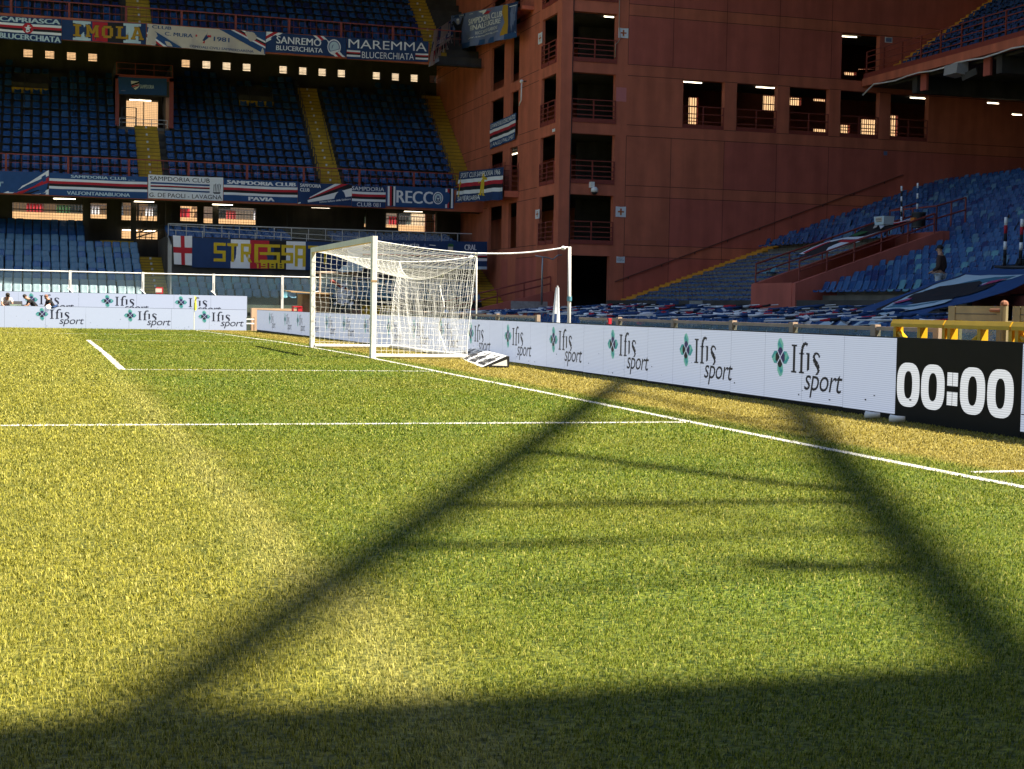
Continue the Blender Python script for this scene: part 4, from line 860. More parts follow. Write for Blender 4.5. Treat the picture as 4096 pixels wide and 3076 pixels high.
for k in range(13):                              # far stand, lower tier
    n = 0; x = -2.10
    while x > XL:
        n += 1
        if k < 9 or x < -4.3:
            lab = f"seat, {ordw(k+1)} row behind the far glass fence, {ordw(n)} left of the yellow stairs" if k < 9 and n <= 16 else None
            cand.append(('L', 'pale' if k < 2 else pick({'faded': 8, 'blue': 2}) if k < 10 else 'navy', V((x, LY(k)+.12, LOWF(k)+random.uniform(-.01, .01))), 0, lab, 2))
        x -= .432
for k in range(4):
    x = -.40
    while x < 14.9: cand.append(('L', 'teal' if random.random() < .25 else 'faded', V((x, LY(k)+.12, LOWF(k))), 0, None, 0)); x += .432
for k in range(5):
    x = -.3
    while x < 14.8:
        if not (6.0 < x < 8.2): cand.append(('S', 'navy', V((x, 77.2+.7*k, 4.0+.13*k)), 0, None, 0))
        x += .45
for k in range(16):                              # middle tier
    x = 15.0
    while x > XL:
        st = (7.5 < x < 9.0) or (-2.0 < x < -.42 and k < 9) or (-3.0 < x < .35 and k >= 7) or (k in (12, 13) and (4.0 < x < 6.1 or -8.3 < x < -6.2)) or (k >= 14 and (x > 14.7 or random.random() < .25)) or (k == 15 and int(x/3) % 2)
        if not st: cand.append(('S', pick({'navy': 6, 'blue': 1}), V((x, MYk(k)+.06, MZk(k))), 0, None, 0))
        x -= .487
for k in range(10):                              # upper tier
    x = 13.1
    while x > XL:
        if not (-2.6 < x < -1.05): cand.append(('S', pick({'navy': 4, 'dark': 2}), V((x, UY0+UT*k+.08, UZ0+UR*k)), 0, None, 0))
        x -= .487
for i in range(29):                              # end stand
    y = 64.8; n = 0; xr = RX0(i)
    while y > 30:
        pos = V((xr+.10, y, RS(xr))); padz = y > 50.9 and i < 12
        skip = (47.1 < y < 50.9 and i < 10) or (i < 9 and 32.6 < y < 39.3) or (i < 10 and y <= 33.2)
        if not skip:
            if padz: cand.append(('P', pick({'navy': 1, 'blue': 2}), pos+V((0, 0, .0)), 1, None, 0))
            else:
                hole = math.sin(y*.9+i*1.7)+math.sin(y*.37-i*.8) > 1.45 and i > 7 and y < 47
                if hole and random.random() < .7: cand.append(('P', 'dark', pos, 1, None, 0))
                else: cand.append(('R', pick({'blue': 6, 'navy': 7, 'faded': .8, 'teal': .5 if y < 47 else .05, 'dark': .5}), pos, 1, (i, y) if y < 47.1 else None, 1))
        y -= .447
for i, y in ((5, 56.5), (7, 53.5), (6, 51.6)): cand.append(('S', 'teal', V((RX0(i)+.1, y, RS(RX0(i))-.1)), 1, None, 0))
for i in range(22):                              # upper end tier
    y = 64.6
    while y > 46: cand.append(('S', 'navy', V((32.9+.62*i, y, 12.9+.42*i)), 1, None, 0)); y -= .47
for r_, (x, zt3) in enumerate(((8.0, .92), (10.0, .97), (12.0, 1.04), (14.0, 1.13), (16.0, 1.25), (17.8, 1.39))):   # low seats on the apron
    y = 65.5
    while y > 22: 
        if random.random() > .04 and not (y > 65.5-(18-x)*.2): cand.append(('S', pick({'navy': 3, 'blue': 3}), V((x, y, zt3-.83)), 1, None, 0))
        y -= .46
cand = [c for c in cand if in_view(c[2]+V((0, 0, .5)))]
ind = [c for c in cand if c[5] == 2 and c[4]]; ind2 = sorted([c for c in cand if c[5] == 1 and c[4]], key=lambda c: (c[2]-CAM).length)[:300-len(ind)]
rows = {}
for c in ind2: rows.setdefault(c[4][0], []).append(c)
chosen = set(id(c) for c in ind+ind2)
def seat_obj(c, lab, grp):
    sh, colr, pos, turn = c[:4]; key = (sh, colr)
    if key not in SM: SM[key] = {'S': SEAT, 'L': SEATL, 'P': PAD, 'R': SEATR}[sh][colr].mesh('stadium_seat', True)
    o = bpy.data.objects.new('stadium_seat', SM[key]); COL.objects.link(o); o.location = pos; o.rotation_euler.z = -math.pi/2 if turn else 0
    o.rotation_euler.z += random.gauss(0, .03); tag(o, lab, 'seat', grp)
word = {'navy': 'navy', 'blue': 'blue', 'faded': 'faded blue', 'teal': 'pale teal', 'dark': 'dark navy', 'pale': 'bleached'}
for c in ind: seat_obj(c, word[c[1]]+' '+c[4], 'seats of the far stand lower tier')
for i, L_ in rows.items():
    L_.sort(key=lambda c: -c[2].y)
    for j, c in enumerate(L_): seat_obj(c, f"{word[c[1]]} seat, {ordw(i+1)} row above the low front wall, {ordw(j+1)} from the terracotta trench", 'seats of the end stand')
big = MB()
for c in cand:
    if id(c) in chosen: continue
    sh, colr, pos, turn = c[:4]; big.add({'S': SEAT, 'L': SEATL, 'P': PAD, 'R': SEATR}[sh][colr], Matrix.Translation(pos) @ (RZX if turn else RZ0) @ Matrix.Rotation(random.gauss(0, .035), 4, 'X') @ Matrix.Rotation(random.gauss(0, .02), 4, 'Z'))
o = big.build('seats', None, True); o['kind'] = 'stuff'; o['label'] = 'rows of blue plastic seats filling the stands'
# ================================================================== banners
def banner(nm, lab, tlp, trp, blp, brp, art, base, grp='banners hung in the stands', rip=.03, n=(40, 8), nrm=None, wave=7., cat='banner', th=.008):
    TL, TR, BL, BR = map(V, (tlp, trp, blp, brp)); nv = nrm or (TR-TL).cross(TL-BL).normalized()
    if nv.dot(CAM-TL) < 0: nv = -nv
    ph = random.uniform(0, 6); Wd = (TR-TL).length
    def fn(s, t, l):
        p = BL.lerp(BR, s).lerp(TL.lerp(TR, s), t); d = rip*(.25+.75*(1-t))*(math.sin(s*Wd*wave*.5+ph+1.3*t)+.6*math.sin(s*Wd*wave*.93+ph*2-2*t)); e = rip*.5*math.sin(s*Wd*wave*.31+ph)*(1-2*abs(t-.5))
        p = p+nv*(d+abs(rip)*1.2+l); p.z += e*.6-.02*math.sin(math.pi*s)*t; return p
    q = MB(); a = Art(q, fn, .007); a.l = 0; a.quad((0, 0), (1, 0), (1, 1), (0, 1), base, n[0], n[1]); k = len(q.f)
    a.l = -th/.007; a.quad((0, 0), (0, 1), (1, 1), (1, 0), base, n[1], n[0]); a.l = 1
    art(a)
    o = q.build(nm, None, False); tag(recentre(o, (BL+BR)/2), lab, cat, grp); return o
def bY(Y, x0, x1, z0, z1, z0b=None, z1b=None): return (x0, Y, z1), (x1, Y, z1 if z1b is None else z1b), (x0, Y, z0), (x1, Y, z0 if z0b is None else z0b)
def stripes(a, bands, s0=0, s1=1):
    for t0, t1, m in bands: a.rect(s0, t0, s1, t1, m, 30)
W4 = [(.50, .62, cl_red), (.37, .50, cl_black)]
def tri_bands(lo, hi): d = (hi-lo)/4; return [(hi-d, hi, cl_white), (hi-2*d, hi-d, cl_red), (lo+d, hi-2*d, cl_black), (lo, lo+d, cl_white)]
YM = 78.76; MBn = []
def a1(a):
    for d, m in ((0, cl_white), (.06, cl_red), (.115, cl_black), (.165, cl_white)): a.quad((.72+d*1.0, 0), (.775+d, 0), (1.0, .86-d*5.2+.26), (1.0, .86-d*5.2), m, 2) if d < .1 else a.quad((.72+d, 0), (.77+d, 0), (1.0, max(0, .86-d*5.2+.26)), (1.0, max(.0, .86-d*5.2)), m, 2)
    a.text('NA NEGRI"', .52, .30, .72, .52, cl_pale, .01)
banner('banner', 'navy banner reading NA NEGRI with a red and white slash, leftmost of the lower row', *bY(YM, -14, -6.30, 6.40, 7.50), a1, cl_blue)
def a2(a): stripes(a, tri_bands(.30, .76)); a.text('SAMPDORIA CLUB', .22, .82, .78, .95, cl_pale, .04); a.text('dal 1960', .80, .80, .87, .84, cl_pale); a.text('VALFONTANABUONA', .18, .06, .82, .22, cl_pale, .04)
banner('banner', 'blue banner reading VALFONTANABUONA under white, red and black stripes', *bY(YM, -6.28, -1.50, 6.38, 7.50), a2, cl_blue)
def a3(a):
    stripes(a, [(.645, .69, cl_blue), (.52, .56, cl_red), (.485, .52, cl_black), (.335, .40, cl_blue), (.615, .645, cl_blue)], .03, .82); a.text('SAMPDORIA CLUB', .02, .76, .82, .94, cl_black, .0); a.text('G. DE PAOLI - LAVAGNA', .015, .06, .985, .24, cl_black)
    for i in range(5): a.quad((.87+.02*i, .34), (.875+.02*i, .34), (.885+.022*i, .70+.03*(i % 2)), (.875+.022*i, .70+.03*(i % 2)), cl_black, 1)
    a.quad((.86, .36), (.97, .36), (.955, .30), (.88, .30), cl_black, 1)
banner('banner', 'white banner reading G. DE PAOLI - LAVAGNA with a black sailing ship sketch', *bY(YM-.02, -1.46, 2.30, 6.42, 7.62), a3, cl_white)
def a4(a): stripes(a, tri_bands(.27, .72)); a.text('SAMPDORIA CLUB', .05, .77, .97, .94, cl_white, .06); a.text('PAVIA', .34, .05, .68, .22, cl_white, .06)
banner('banner', 'blue striped banner reading PAVIA, between the white one and the rays banner', *bY(YM, 2.33, 6.16, 6.44, 7.58), a4, cl_blue)
def a5(a):
    for c0, c1, m in ((0, .16, cl_white), (.16, .36, cl_red), (.36, .58, cl_black), (.58, .86, cl_white)):
        def edge(f): return (.68+.32*min(1, f*2.2), 1) if f < .45 else (1.0, 1-(f-.45)*1.35)
        a.poly([(.0, .02+.05*c0), edge(c0), edge((c0+c1)/2), edge(c1), (.0, .0)], m); a.up()
    a.text('SAMPDORIA', .04, .78, .42, .94, cl_white, .03); a.text('CLUB', .04, .57, .21, .73, cl_white, .03); a.text('Istituto Italiano della Saldatura', .40, .08, .98, .17, cl_white, .015, skew=.20)
banner('banner', 'navy banner with red, black and white rays spreading from its lower corner', *bY(YM, 6.18, 9.04, 6.42, 7.56), a5, cl_navy)
def a6(a): stripes(a, tri_bands(.27, .72)); a.text('SAMPDORIA', .0, .77, .95, .95, cl_white, -.005); a.text('CLUB 081', .15, .03, .85, .22, cl_white, -.005)
banner('banner', 'small navy striped banner reading CLUB 081', *bY(YM-.01, 9.05, 10.87, 6.38, 7.52), a6, cl_navy)
def a7(a):
    for s0 in (.02, .875):
        for i, m in enumerate((cl_white, cl_red, cl_black, cl_white)): a.rect(s0+.028*i, .04, s0+.028*(i+1), .97, m, 2)
    a.text('RECC', .155, .20, .685, .80, cl_white, .03); a.disc(.765, .5, .075, .30, cl_white); a.up(); a.disc(.765, .5, .06, .25, cl_navy); a.up(); a.disc(.765, .5, .052, .21, cl_pale); a.up(); a.disc(.765, .44, .030, .13, cl_navy); a.up(); a.rect(.745, .45, .785, .49, cl_white, 1); a.rect(.760, .34, .770, .56, cl_white, 1); a.rect(.745, .5, .785, .62, cl_sky, 1)
banner('banner', 'blue banner reading RECCO in big white letters, its O a round crest', *bY(YM, 10.9, 14.62, 6.46, 7.58), a7, cl_blue)
def a8(a):
    stripes(a, [(.52, .66, cl_white), (.40, .52, cl_red), (.28, .40, cl_black), (.17, .28, cl_white)] if 0 else tri_bands(.26, .74)); a.up(); a.text('SPORT CLUB SAMPDORIA 1966', .05, .79, .92, .95, cl_white, .008); a.text('SAMPIERDARENA', .05, .05, .55, .20, cl_white, .008)
    for cx, h, wd in ((.57, .66, .075), (.06, .52, .03)):
        a.disc(cx, .30+h*.82, wd*.32, .055, cl_yel); a.poly([(cx-wd*.25, .30+h*.74), (cx+wd*.25, .30+h*.74), (cx+wd*1.2, .30+h*.62), (cx+wd*1.1, .30+h*.55), (cx+wd*.3, .30+h*.58), (cx+wd*.35, .24), (cx+wd*.7, .17), (cx+wd*.05, .18), (cx, .40), (cx-wd*.1, .18), (cx-wd*.8, .20), (cx-wd*.4, .26), (cx-wd*.35, .30+h*.52), (cx-wd*1.0, .30+h*.40), (cx-wd*1.2, .30+h*.48)], cl_yel)
TLb, BLb = atY(F(1690, 75), 78.4), atY(F(1656, 326), 78.4); TRb, BRb = atX(F(2053, 38), 15.5), atX(F(2040, 300), 15.5)
banner('banner', 'striped banner dated 1966 with two yellow figures, hung at the corner by the tower', TLb, TRb, BLb, BRb, a8, cl_navy, rip=.05)
# upper row
YU = 78.82
def b1(a): stripes(a, tri_bands(.32, .72)); a.up(); a.disc(.48, .53, .085, .23, cl_red); a.up(); a.poly([(.48+.058*(1 if i % 2 == 0 else .42)*math.sin(math.pi*i/5), .53+.155*(1 if i % 2 == 0 else .42)*math.cos(math.pi*i/5)) for i in range(10)], cl_white); a.text('CAPRIASCA', .05, .77, .975, .97, cl_pale, .045); a.text('BLUCERCHIATA', .045, .03, .985, .26, cl_pale, .045)
banner('banner', 'navy banner reading CAPRIASCA around a red disc with a white star', (-8.78, YU, 15.10), (-5.72, YU, 15.14), (-8.78, YU, 13.98), (-5.72, YU, 13.92), b1, cl_navy)
def b2(a):
    for x0, x1, m in ((.13, .36, cl_pale), (.36, .54, cl_red), (.54, .73, cl_black), (.73, .96, cl_pale)): a.rect(x0+.03*(m is cl_pale), .02, x1-.05*(m is cl_pale), .98, m, 3); 
    for x0 in (.13, .73): a.rect(x0, .86, x0+.21, .98, cl_pale, 2); a.rect(x0, .02, x0+.21, .14, cl_pale, 2)
    a.up(); a.slab('IMOLA', .085, .19, .99, .83, cl_black, .27); a.up(); a.slab('IMOLA', .092, .21, .985, .81, cl_gold, .2)
banner('banner', 'banner reading IMOLA in gold block letters over navy, white, red and black', (-5.70, YU, 15.12), (-1.62, YU, 15.2), (-5.70, YU, 14.12), (-1.62, YU, 14.16), b2, cl_navy)
def b3(a):
    for c, m in ((0, cl_blue), (.045, cl_white), (.062, cl_red), (.078, cl_black), (.095, cl_white)):
        pass
    for o0, o1, m in ((.0, .09, cl_blue), (.09, .12, cl_white), (.12, .15, cl_red), (.15, .18, cl_black), (.18, .21, cl_white)): a.quad((.16-o0*.4, .0), (.30-o0, 0), (.0, .86-o0*2.9), (.0, .70-o0*2.9) if 0 else (.0, .86-o1*2.9), m, 4) if o0 == 0 else a.quad((.27-o1*1.05, 0), (.27-o0*1.05, 0), (0, .84-o0*2.7), (0, .84-o1*2.7), m, 4)
    for o0, o1, m in ((.0, .10, cl_blue), (.10, .13, cl_white), (.13, .16, cl_red), (.16, .19, cl_black), (.19, .22, cl_white), (.22, .40, cl_blue)): a.quad((.60+o0, 1), (.60+o1, 1), (1.0, .02+(o1)*2.6), (1.0, .02+o0*2.6), m, 6)
    a.up(); a.text('CLUB', .04, .80, .20, .95, cl_blue, .02); a.text('C. MURA', .15, .52, .38, .69, cl_blue, .02); a.text('1981', .56, .43, .69, .63, cl_blue, .02); a.text('OSPEDALI CIVILI SAMPIERDARENA', .36, .06, .90, .17, cl_blue, .01)
    a.poly([(.405, .86), (.535, .86), (.53, .45), (.47, .26), (.41, .45)], cl_cream); a.up(); a.rect(.405, .58, .535, .68, cl_red, 3); a.rect(.455, .30, .485, .86, cl_red, 2); a.up(); a.poly([(.43, .54), (.44, .74), (.46, .86), (.49, .87), (.505, .80), (.50, .66), (.515, .56), (.48, .40), (.44, .46)], cl_navy)
banner('banner', 'cream banner reading CLUB C. MURA 1981 with a shield in the middle', (-1.55, YU-.01, 15.2), (4.42, YU-.01, 15.21), (-1.62, YU-.01, 14.14), (4.40, YU-.01, 14.02), b3, cl_cream, rip=.045)
def b4(a):
    for p, q_, m in ((.0, .05, cl_white), (.05, .085, cl_red), (.085, .12, cl_white)): a.quad((.0, 1-(q_)*4.5), (.0, 1-p*4.5), (p*1.7, 1), (q_*1.7, 1), m, 2)
    for p, q_, m in ((.0, .04, cl_white), (.04, .09, cl_red), (.09, .13, cl_white)): a.quad((.86+p, 0), (.86+q_, 0), (.58+q_, 1), (.58+p, 1), m, 4)
    a.up(); a.text('SANREMO', .13, .47, .68, .83, cl_white, .02); a.text('BLUCERCHIATA', .13, .13, .70, .37, cl_white, .02); a.disc(.845, .48, .085, .40, cl_white); a.up(); a.disc(.845, .48, .073, .34, cl_sky); a.up(); a.disc(.845, .48, .06, .28, cl_pale); a.up(); a.disc(.845, .44, .03, .18, cl_sky)
banner('banner', 'navy banner reading SANREMO with a round blue and white crest', (4.45, YU, 15.24), (8.66, YU, 15.22), (4.42, YU, 14.2), (8.66, YU, 14.2), b4, cl_navy)
def b5(a):
    a.text('MAREMMA', .02, .52, .98, .93, cl_white, .005); P = [(.30, .38, cl_white), (.24, .30, cl_red), (.17, .24, cl_black), (.08, .17, cl_white)]
    for s0, s1 in ((.0, .165), (.84, 1)):
        for t0, t1, m in P: a.rect(s0, t0+.03, s1, t1+.03, m, 3)
    a.text('BLUCERCHIATA', .185, .07, .82, .38, cl_white, .0)
banner('banner', 'navy banner reading MAREMMA in tall thin white capitals', (8.68, YU, 15.24), (13.10, YU, 15.33), (8.68, YU, 14.12), (13.10, YU, 14.24), b5, cl_navy)
def b6(a):
    for i in range(9): x = .1+.09*i; a.quad((x, .10+.02*i), (x+.06, .10+.02*i), (x+.05, .42+.02*(i % 3)), (x-.01, .40), cl_black if i % 3 else cl_red, 1)
    a.up(); a.quad((.0, .42), (1, .55), (1, .78), (.0, .68), cl_blue, 3); 
    for x, m in ((.05, cl_cream), (.22, cl_blue), (.62, cl_cream), (.80, cl_blue)): a.quad((x, .66), (x+.16, .68), (x+.18, 1), (x+.02, 1), m, 1)
    a.up(); a.text('blucerchiati', .18, .50, .9, .68, cl_white, .02, .2, skew=.06); a.text('ultras', .12, .13, .88, .33, cl_cream, .03, .2, skew=.06); a.quad((.0, .0), (1, .0), (1, .10), (0, .12), cl_pale, 2)
TLb, BLb = atY(B(1475, 245), 78.6), atY(B(1437, 537), 78.6); TRb, BRb = atX(B(1612, 160), 15.2), atX(B(1640, 415), 15.2)
banner('banner', 'crowded cream and navy banner on the slanted corner rail of the upper tier', TLb, TRb, BLb, BRb, b6, cl_cream)
def b7(a):
    a.quad((0, 0), (1, 0), (1, .16), (0, .14), cl_blue, 6); a.quad((.12, .9), (.48, .98), (.56, .98), (.5, .86), cl_white, 2); a.quad((.50, .86), (.62, 1), (.68, 1), (.60, .84), cl_red, 2)
    a.up(); a.quad((.86, .14), (1, .14), (1, 1), (.86, 1), cl_navy, 3, 3); a.poly([(.80, .12), (.865, .16), (.87, .5), (.86, .96), (.80, 1), (.79, .8), (.83, .5), (.80, .2)], cl_gold)
    a.rect(.885, .16, .98, .90, cl_sky, 3); a.up(); a.rect(.895, .18, .97, .5, cl_navy, 2); a.rect(.88, .9, .99, .92, cl_white, 1); a.rect(.88, .14, .99, .16, cl_white, 1)
    a.poly([(.05, .17), (.05, .42), (.06, .60), (.02, .80), (.045, .84), (.085, .70), (.13, .72), (.19, .90), (.215, .88), (.17, .60), (.16, .42), (.165, .17)], cl_black); a.disc(.10, .80, .022, .075, cl_cream); a.up(); a.disc(.10, .855, .022, .03, cl_white); a.rect(.03, .91, .24, .99, cl_navy, 2); a.up(); a.text('SAMPDORIA', .045, .925, .225, .975, cl_white, .02)
    a.text('SAMPDORIA CLUB', .30, .63, .80, .80, cl_white, .03, skew=.04); a.text('FINALE LIGURE', .34, .45, .79, .60, cl_white, .03, skew=.04); a.text('RICCARDO GARRONE', .42, .31, .76, .40, cl_white, .01, skew=.03); a.text('www.sampdoria.com', .28, .20, .78, .27, cl_white, .01, skew=.03)
TLb, BLb = atX(B(1638, 128), 15.62), atX(B(1640, 410), 15.62); TRb, BRb = atX(B(2180, 12), 15.62), atX(B(2160, 300), 15.62)
banner('banner', 'big mid blue picture banner with a man raising a scarf, hung on the tower side', TLb, TRb, BLb, BRb, b7, cl_sky, rip=.10, wave=2.6)
q = MB(); c = (TLb+TRb)/2; q.box((15.68, min(TLb.y, TRb.y), BLb.z+.1), (TX-.004, max(TLb.y, TRb.y), BLb.z+.28), terra)
for z in (.5, .95, 1.35): q.bar((15.72, TRb.y, BLb.z+z), (15.72, TLb.y, BLb.z+z), .04, .04, redsteel)
tl(q).build('side_balcony', tw)
def b8(a): stripes(a, tri_bands(.27, .73)); a.up(); a.text('LEVANTE BLUCERCHIATO', .04, .79, .97, .95, cl_white, .02); a.text('EL. ANGELO PALOMBO', .03, .06, .97, .20, cl_white, -.005, .15)
banner('banner', 'narrow striped banner hung across the paired windows of the tower side', (TX-.06, 77.42, 10.97), (TX-.06, 72.79, 11.03), (TX-.06, 77.46, 9.63), (TX-.06, 72.81, 9.70), b8, cl_blue)
def c1(a): a.rect(.40, 0, .60, 1, cl_red, 4); a.rect(0, .40, 1, .60, cl_red, 6)
p = lambda a, b: atY(a(*b), 75.86)
banner('flag', 'white flag with a red cross at the left end of the raised box', p(E, (1390, 585)), p(E, (1545, 590)), p(E, (1400, 818)), p(E, (1547, 828)), c1, cl_white, rip=.02, cat='flag')
xa = p(E, (1545, 600)).x; xb = p(F, (905, 640)).x; zt2 = p(F, (200, 625)).z; zb2 = p(F, (200, 860)).z
def c2(a):
    sx = lambda R_, u: (p(R_, (u, 700)).x-xa)/(xb-xa)
    for R_, u0, u1, m in ((E, 1855, 2010, cl_white), (E, 2010, 2163, cl_red), (F, 150, 290, cl_black), (F, 290, 445, cl_white), (F, 740, 905, cl_white)): a.rect(sx(R_, u0), .01, sx(R_, u1), .99, m, 6)
    a.up()
    def L(ch, R_, u0, u1, t0=.20, t1=.86):
        s0, s1 = sx(R_, u0), sx(R_, u1); X = lambda f: s0+(s1-s0)*f; Y_ = lambda f: t0+(t1-t0)*f; r = lambda x, y, x2, y2: a.rect(X(x), Y_(y), X(x2), Y_(y2), cl_yel, 3)
        if ch == 'S': r(0, .84, 1, 1); r(0, .42, .26, .9); r(0, .42, 1, .58); r(.74, .0, 1, .5); r(0, 0, 1, .16)
        if ch == 'T': r(0, .84, 1, 1); r(.38, 0, .64, .9)
        if ch == 'R': r(0, 0, .28, 1); r(0, .84, .95, 1); r(.72, .5, .95, .95); r(0, .42, .9, .58); a.quad((X(.4), Y_(.45)), (X(.65), Y_(.45)), (X(1.05), Y_(0)), (X(.75), Y_(0)), cl_yel, 2)
        if ch == 'E': r(0, 0, .26, 1); r(0, .84, 1, 1); r(0, .42, .9, .57); r(0, 0, 1, .16)
        if ch == 'A': r(0, 0, .28, 1); r(.72, 0, 1, 1); r(0, .84, 1, 1); r(.2, .38, .8, .54)
        if ch == 'I': r(.2, 0, .8, 1)
        if ch == '1': r(.4, 0, .75, 1); r(.1, .8, .5, 1)
        if ch == '9': r(.7, 0, 1, 1); r(0, .8, 1, 1); r(0, .4, .3, 1); r(0, .4, 1, .58); r(0, 0, 1, .18)
        if ch == '8': r(.7, 0, 1, 1); r(0, 0, .3, 1); r(0, .8, 1, 1); r(0, .4, 1, .58); r(0, 0, 1, .18)
    for ch, R_, u0, u1 in (('S', E, 1718, 1815), ('T', E, 1828, 1912), ('R', E, 1935, 2022), ('E', E, 2045, 2163), ('S', F, 140, 240), ('S', F, 252, 348), ('A', F, 360, 447), ('T', F, 465, 548), ('I', F, 585, 625)): L(ch, R_, u0, u1, .22 if ch != 'A' else .12)
    for ch, u0 in (('1', 42), ('9', 88), ('8', 155), ('8', 222)): L(ch, F, u0, u0+(52 if ch != '1' else 36), .03, .22)
banner('banner', 'long patchwork banner reading STRESSATI 1988 in yellow block letters', (xa, 75.84, zt2), (xb, 75.84, zt2), (xa, 75.84, zb2), (xb, 75.84, zb2), c2, cl_navy, rip=.025, n=(70, 8))
TLb, TRb, BLb, BRb = [atY(F(*u), 75.82) for u in ((905, 618), (1907, 637), (905, 845), (1905, 860))]
def c3(a):
    a.rect(0, .50, 1, .60, cl_white, 20); a.rect(0, .45, 1, .50, cl_red, 20); a.rect(0, .40, 1, .45, cl_black, 20); a.rect(0, .30, 1, .40, cl_white, 20); a.rect(0, .0, 1, .10, cl_pale, 20); a.up(); a.text('Sampdoria', .13, .74, .45, .93, cl_white, .02); a.text('CRAL', .815, .69, .91, .89, cl_white, .04); a.text('ANSALDO', .72, .14, .91, .30, cl_white, .03)
    a.poly([(.47, .70), (.52, .70), (.515, .80), (.50, .82), (.495, .95), (.485, .82), (.475, .78)], cl_sky); a.quad((.53, .84), (.58, .82), (.58, .85), (.53, .87), cl_white, 1); a.quad((.68, .66), (.72, .68), (.72, .8), (.68, .8), cl_cream, 1); a.quad((.675, .80), (.73, .80), (.72, .9), (.685, .92), cl_green, 1)
banner('banner', 'navy banner reading CRAL behind the top of the goal net', TLb, TRb, BLb, BRb, c3, cl_navy, rip=.025)
# blue fascia sign over the vomitory
p4 = [atY(A(*u), 83.98) for u in ((950, 617), (1342, 632), (955, 755), (1340, 768))]
def c4(a): a.poly([(.26, .80), (.43, .78), (.43, .50), (.40, .38), (.35, .27), (.30, .40), (.27, .52)], cl_white); a.up(); a.quad((.265, .50), (.265, .60), (.43, .78), (.43, .66), cl_black, 2); a.quad((.28, .42), (.27, .50), (.43, .62), (.42, .55), cl_red, 2); a.quad((.31, .36), (.29, .40), (.42, .54), (.41, .49), cl_black, 2); a.text('SAMPDORIA', .445, .37, .735, .60, cl_pale, .03); a.quad((.04, .20), (.11, .24), (.16, .18), (.05, .17), cl_sky, 1)
banner('fascia_sign', 'blue sign with shield crest above the lit vomitory of the middle tier', p4[0], p4[1], p4[2], p4[3], c4, cl_blue, grp=None, rip=.002, cat='sign')
# crosses and notices on the tower
for k, (R_, u0, v0, u1, v1, side, lab, cr_) in enumerate(((N, 955, 222, 1032, 308, 0, 'white square sign with orange cross on the tower, upper one of the front', 1), (N, 308, 262, 337, 352, 1, 'narrow looking white cross sign round the tower corner, upper one', 1), (G, 932, 352, 1012, 440, 0, 'white square sign with orange cross on the tower, lower one of the front', 1), (G, 285, 372, 315, 458, 1, 'narrow looking white cross sign round the tower corner, lower one', 1),
        (G, 938, 755, 1003, 808, 0, 'small white notice beside the dark ground floor doorway of the tower', 0), (D, 1095, 296, 1152, 345, 0, 'pale grey notice near the end of the upper tier rail', 0), (D, 1085, 1215, 1112, 1250, 0, 'tiny grey notice low on the dark tower wall', 0), (N, 420, 1030, 440, 1065, 1, 'tiny white plate at the tower corner', 0))):
    if side == 0: a, b = atY(R_(u0, v0), TY-.03), atY(R_(u1, v1), TY-.03); P = (a.x, TY-.03, a.z), (b.x, TY-.03, a.z), (a.x, TY-.03, b.z), (b.x, TY-.03, b.z)
    else: a, b = atX(R_(u0, v0), TX-.03), atX(R_(u1, v1), TX-.03); zt_, zb_ = max(a.z, b.z)-.05, min(a.z, b.z)+.05; P = (TX-.03, a.y, zt_), (TX-.03, b.y, zt_), (TX-.03, a.y, zb_), (TX-.03, b.y, zb_)
    def art(a_, cr_=cr_, k=k):
        oc = mat('sign_orange', (.52, .13, .03), .6)
        if cr_: a_.rect(.42, .18, .58, .84, oc, 1); a_.rect(.2, .44, .8, .58, oc, 1); a_.up(); a_.disc(.5, .51, .10, .10, oc, 10); a_.rect(.47, .20, .53, .27, cl_yel, 1)
        elif k == 4: a_.text('VIETATO', .15, .78, .85, .88, cl_black); [a_.rect(.12+.16*(i % 5), .30+.16*(i//5), .20+.16*(i % 5), .38+.16*(i//5), cl_black if i % 3 else cl_sky, 1) for i in range(14)]
        elif k == 5: a_.rect(.1, .12, .9, .88, cl_sky, 1)
    banner('wall_sign', lab, *P, art, cl_white if k != 6 else cl_sky, grp='signs on the tower' if cr_ else None, rip=.001, n=(2, 2), cat='sign', th=.02)
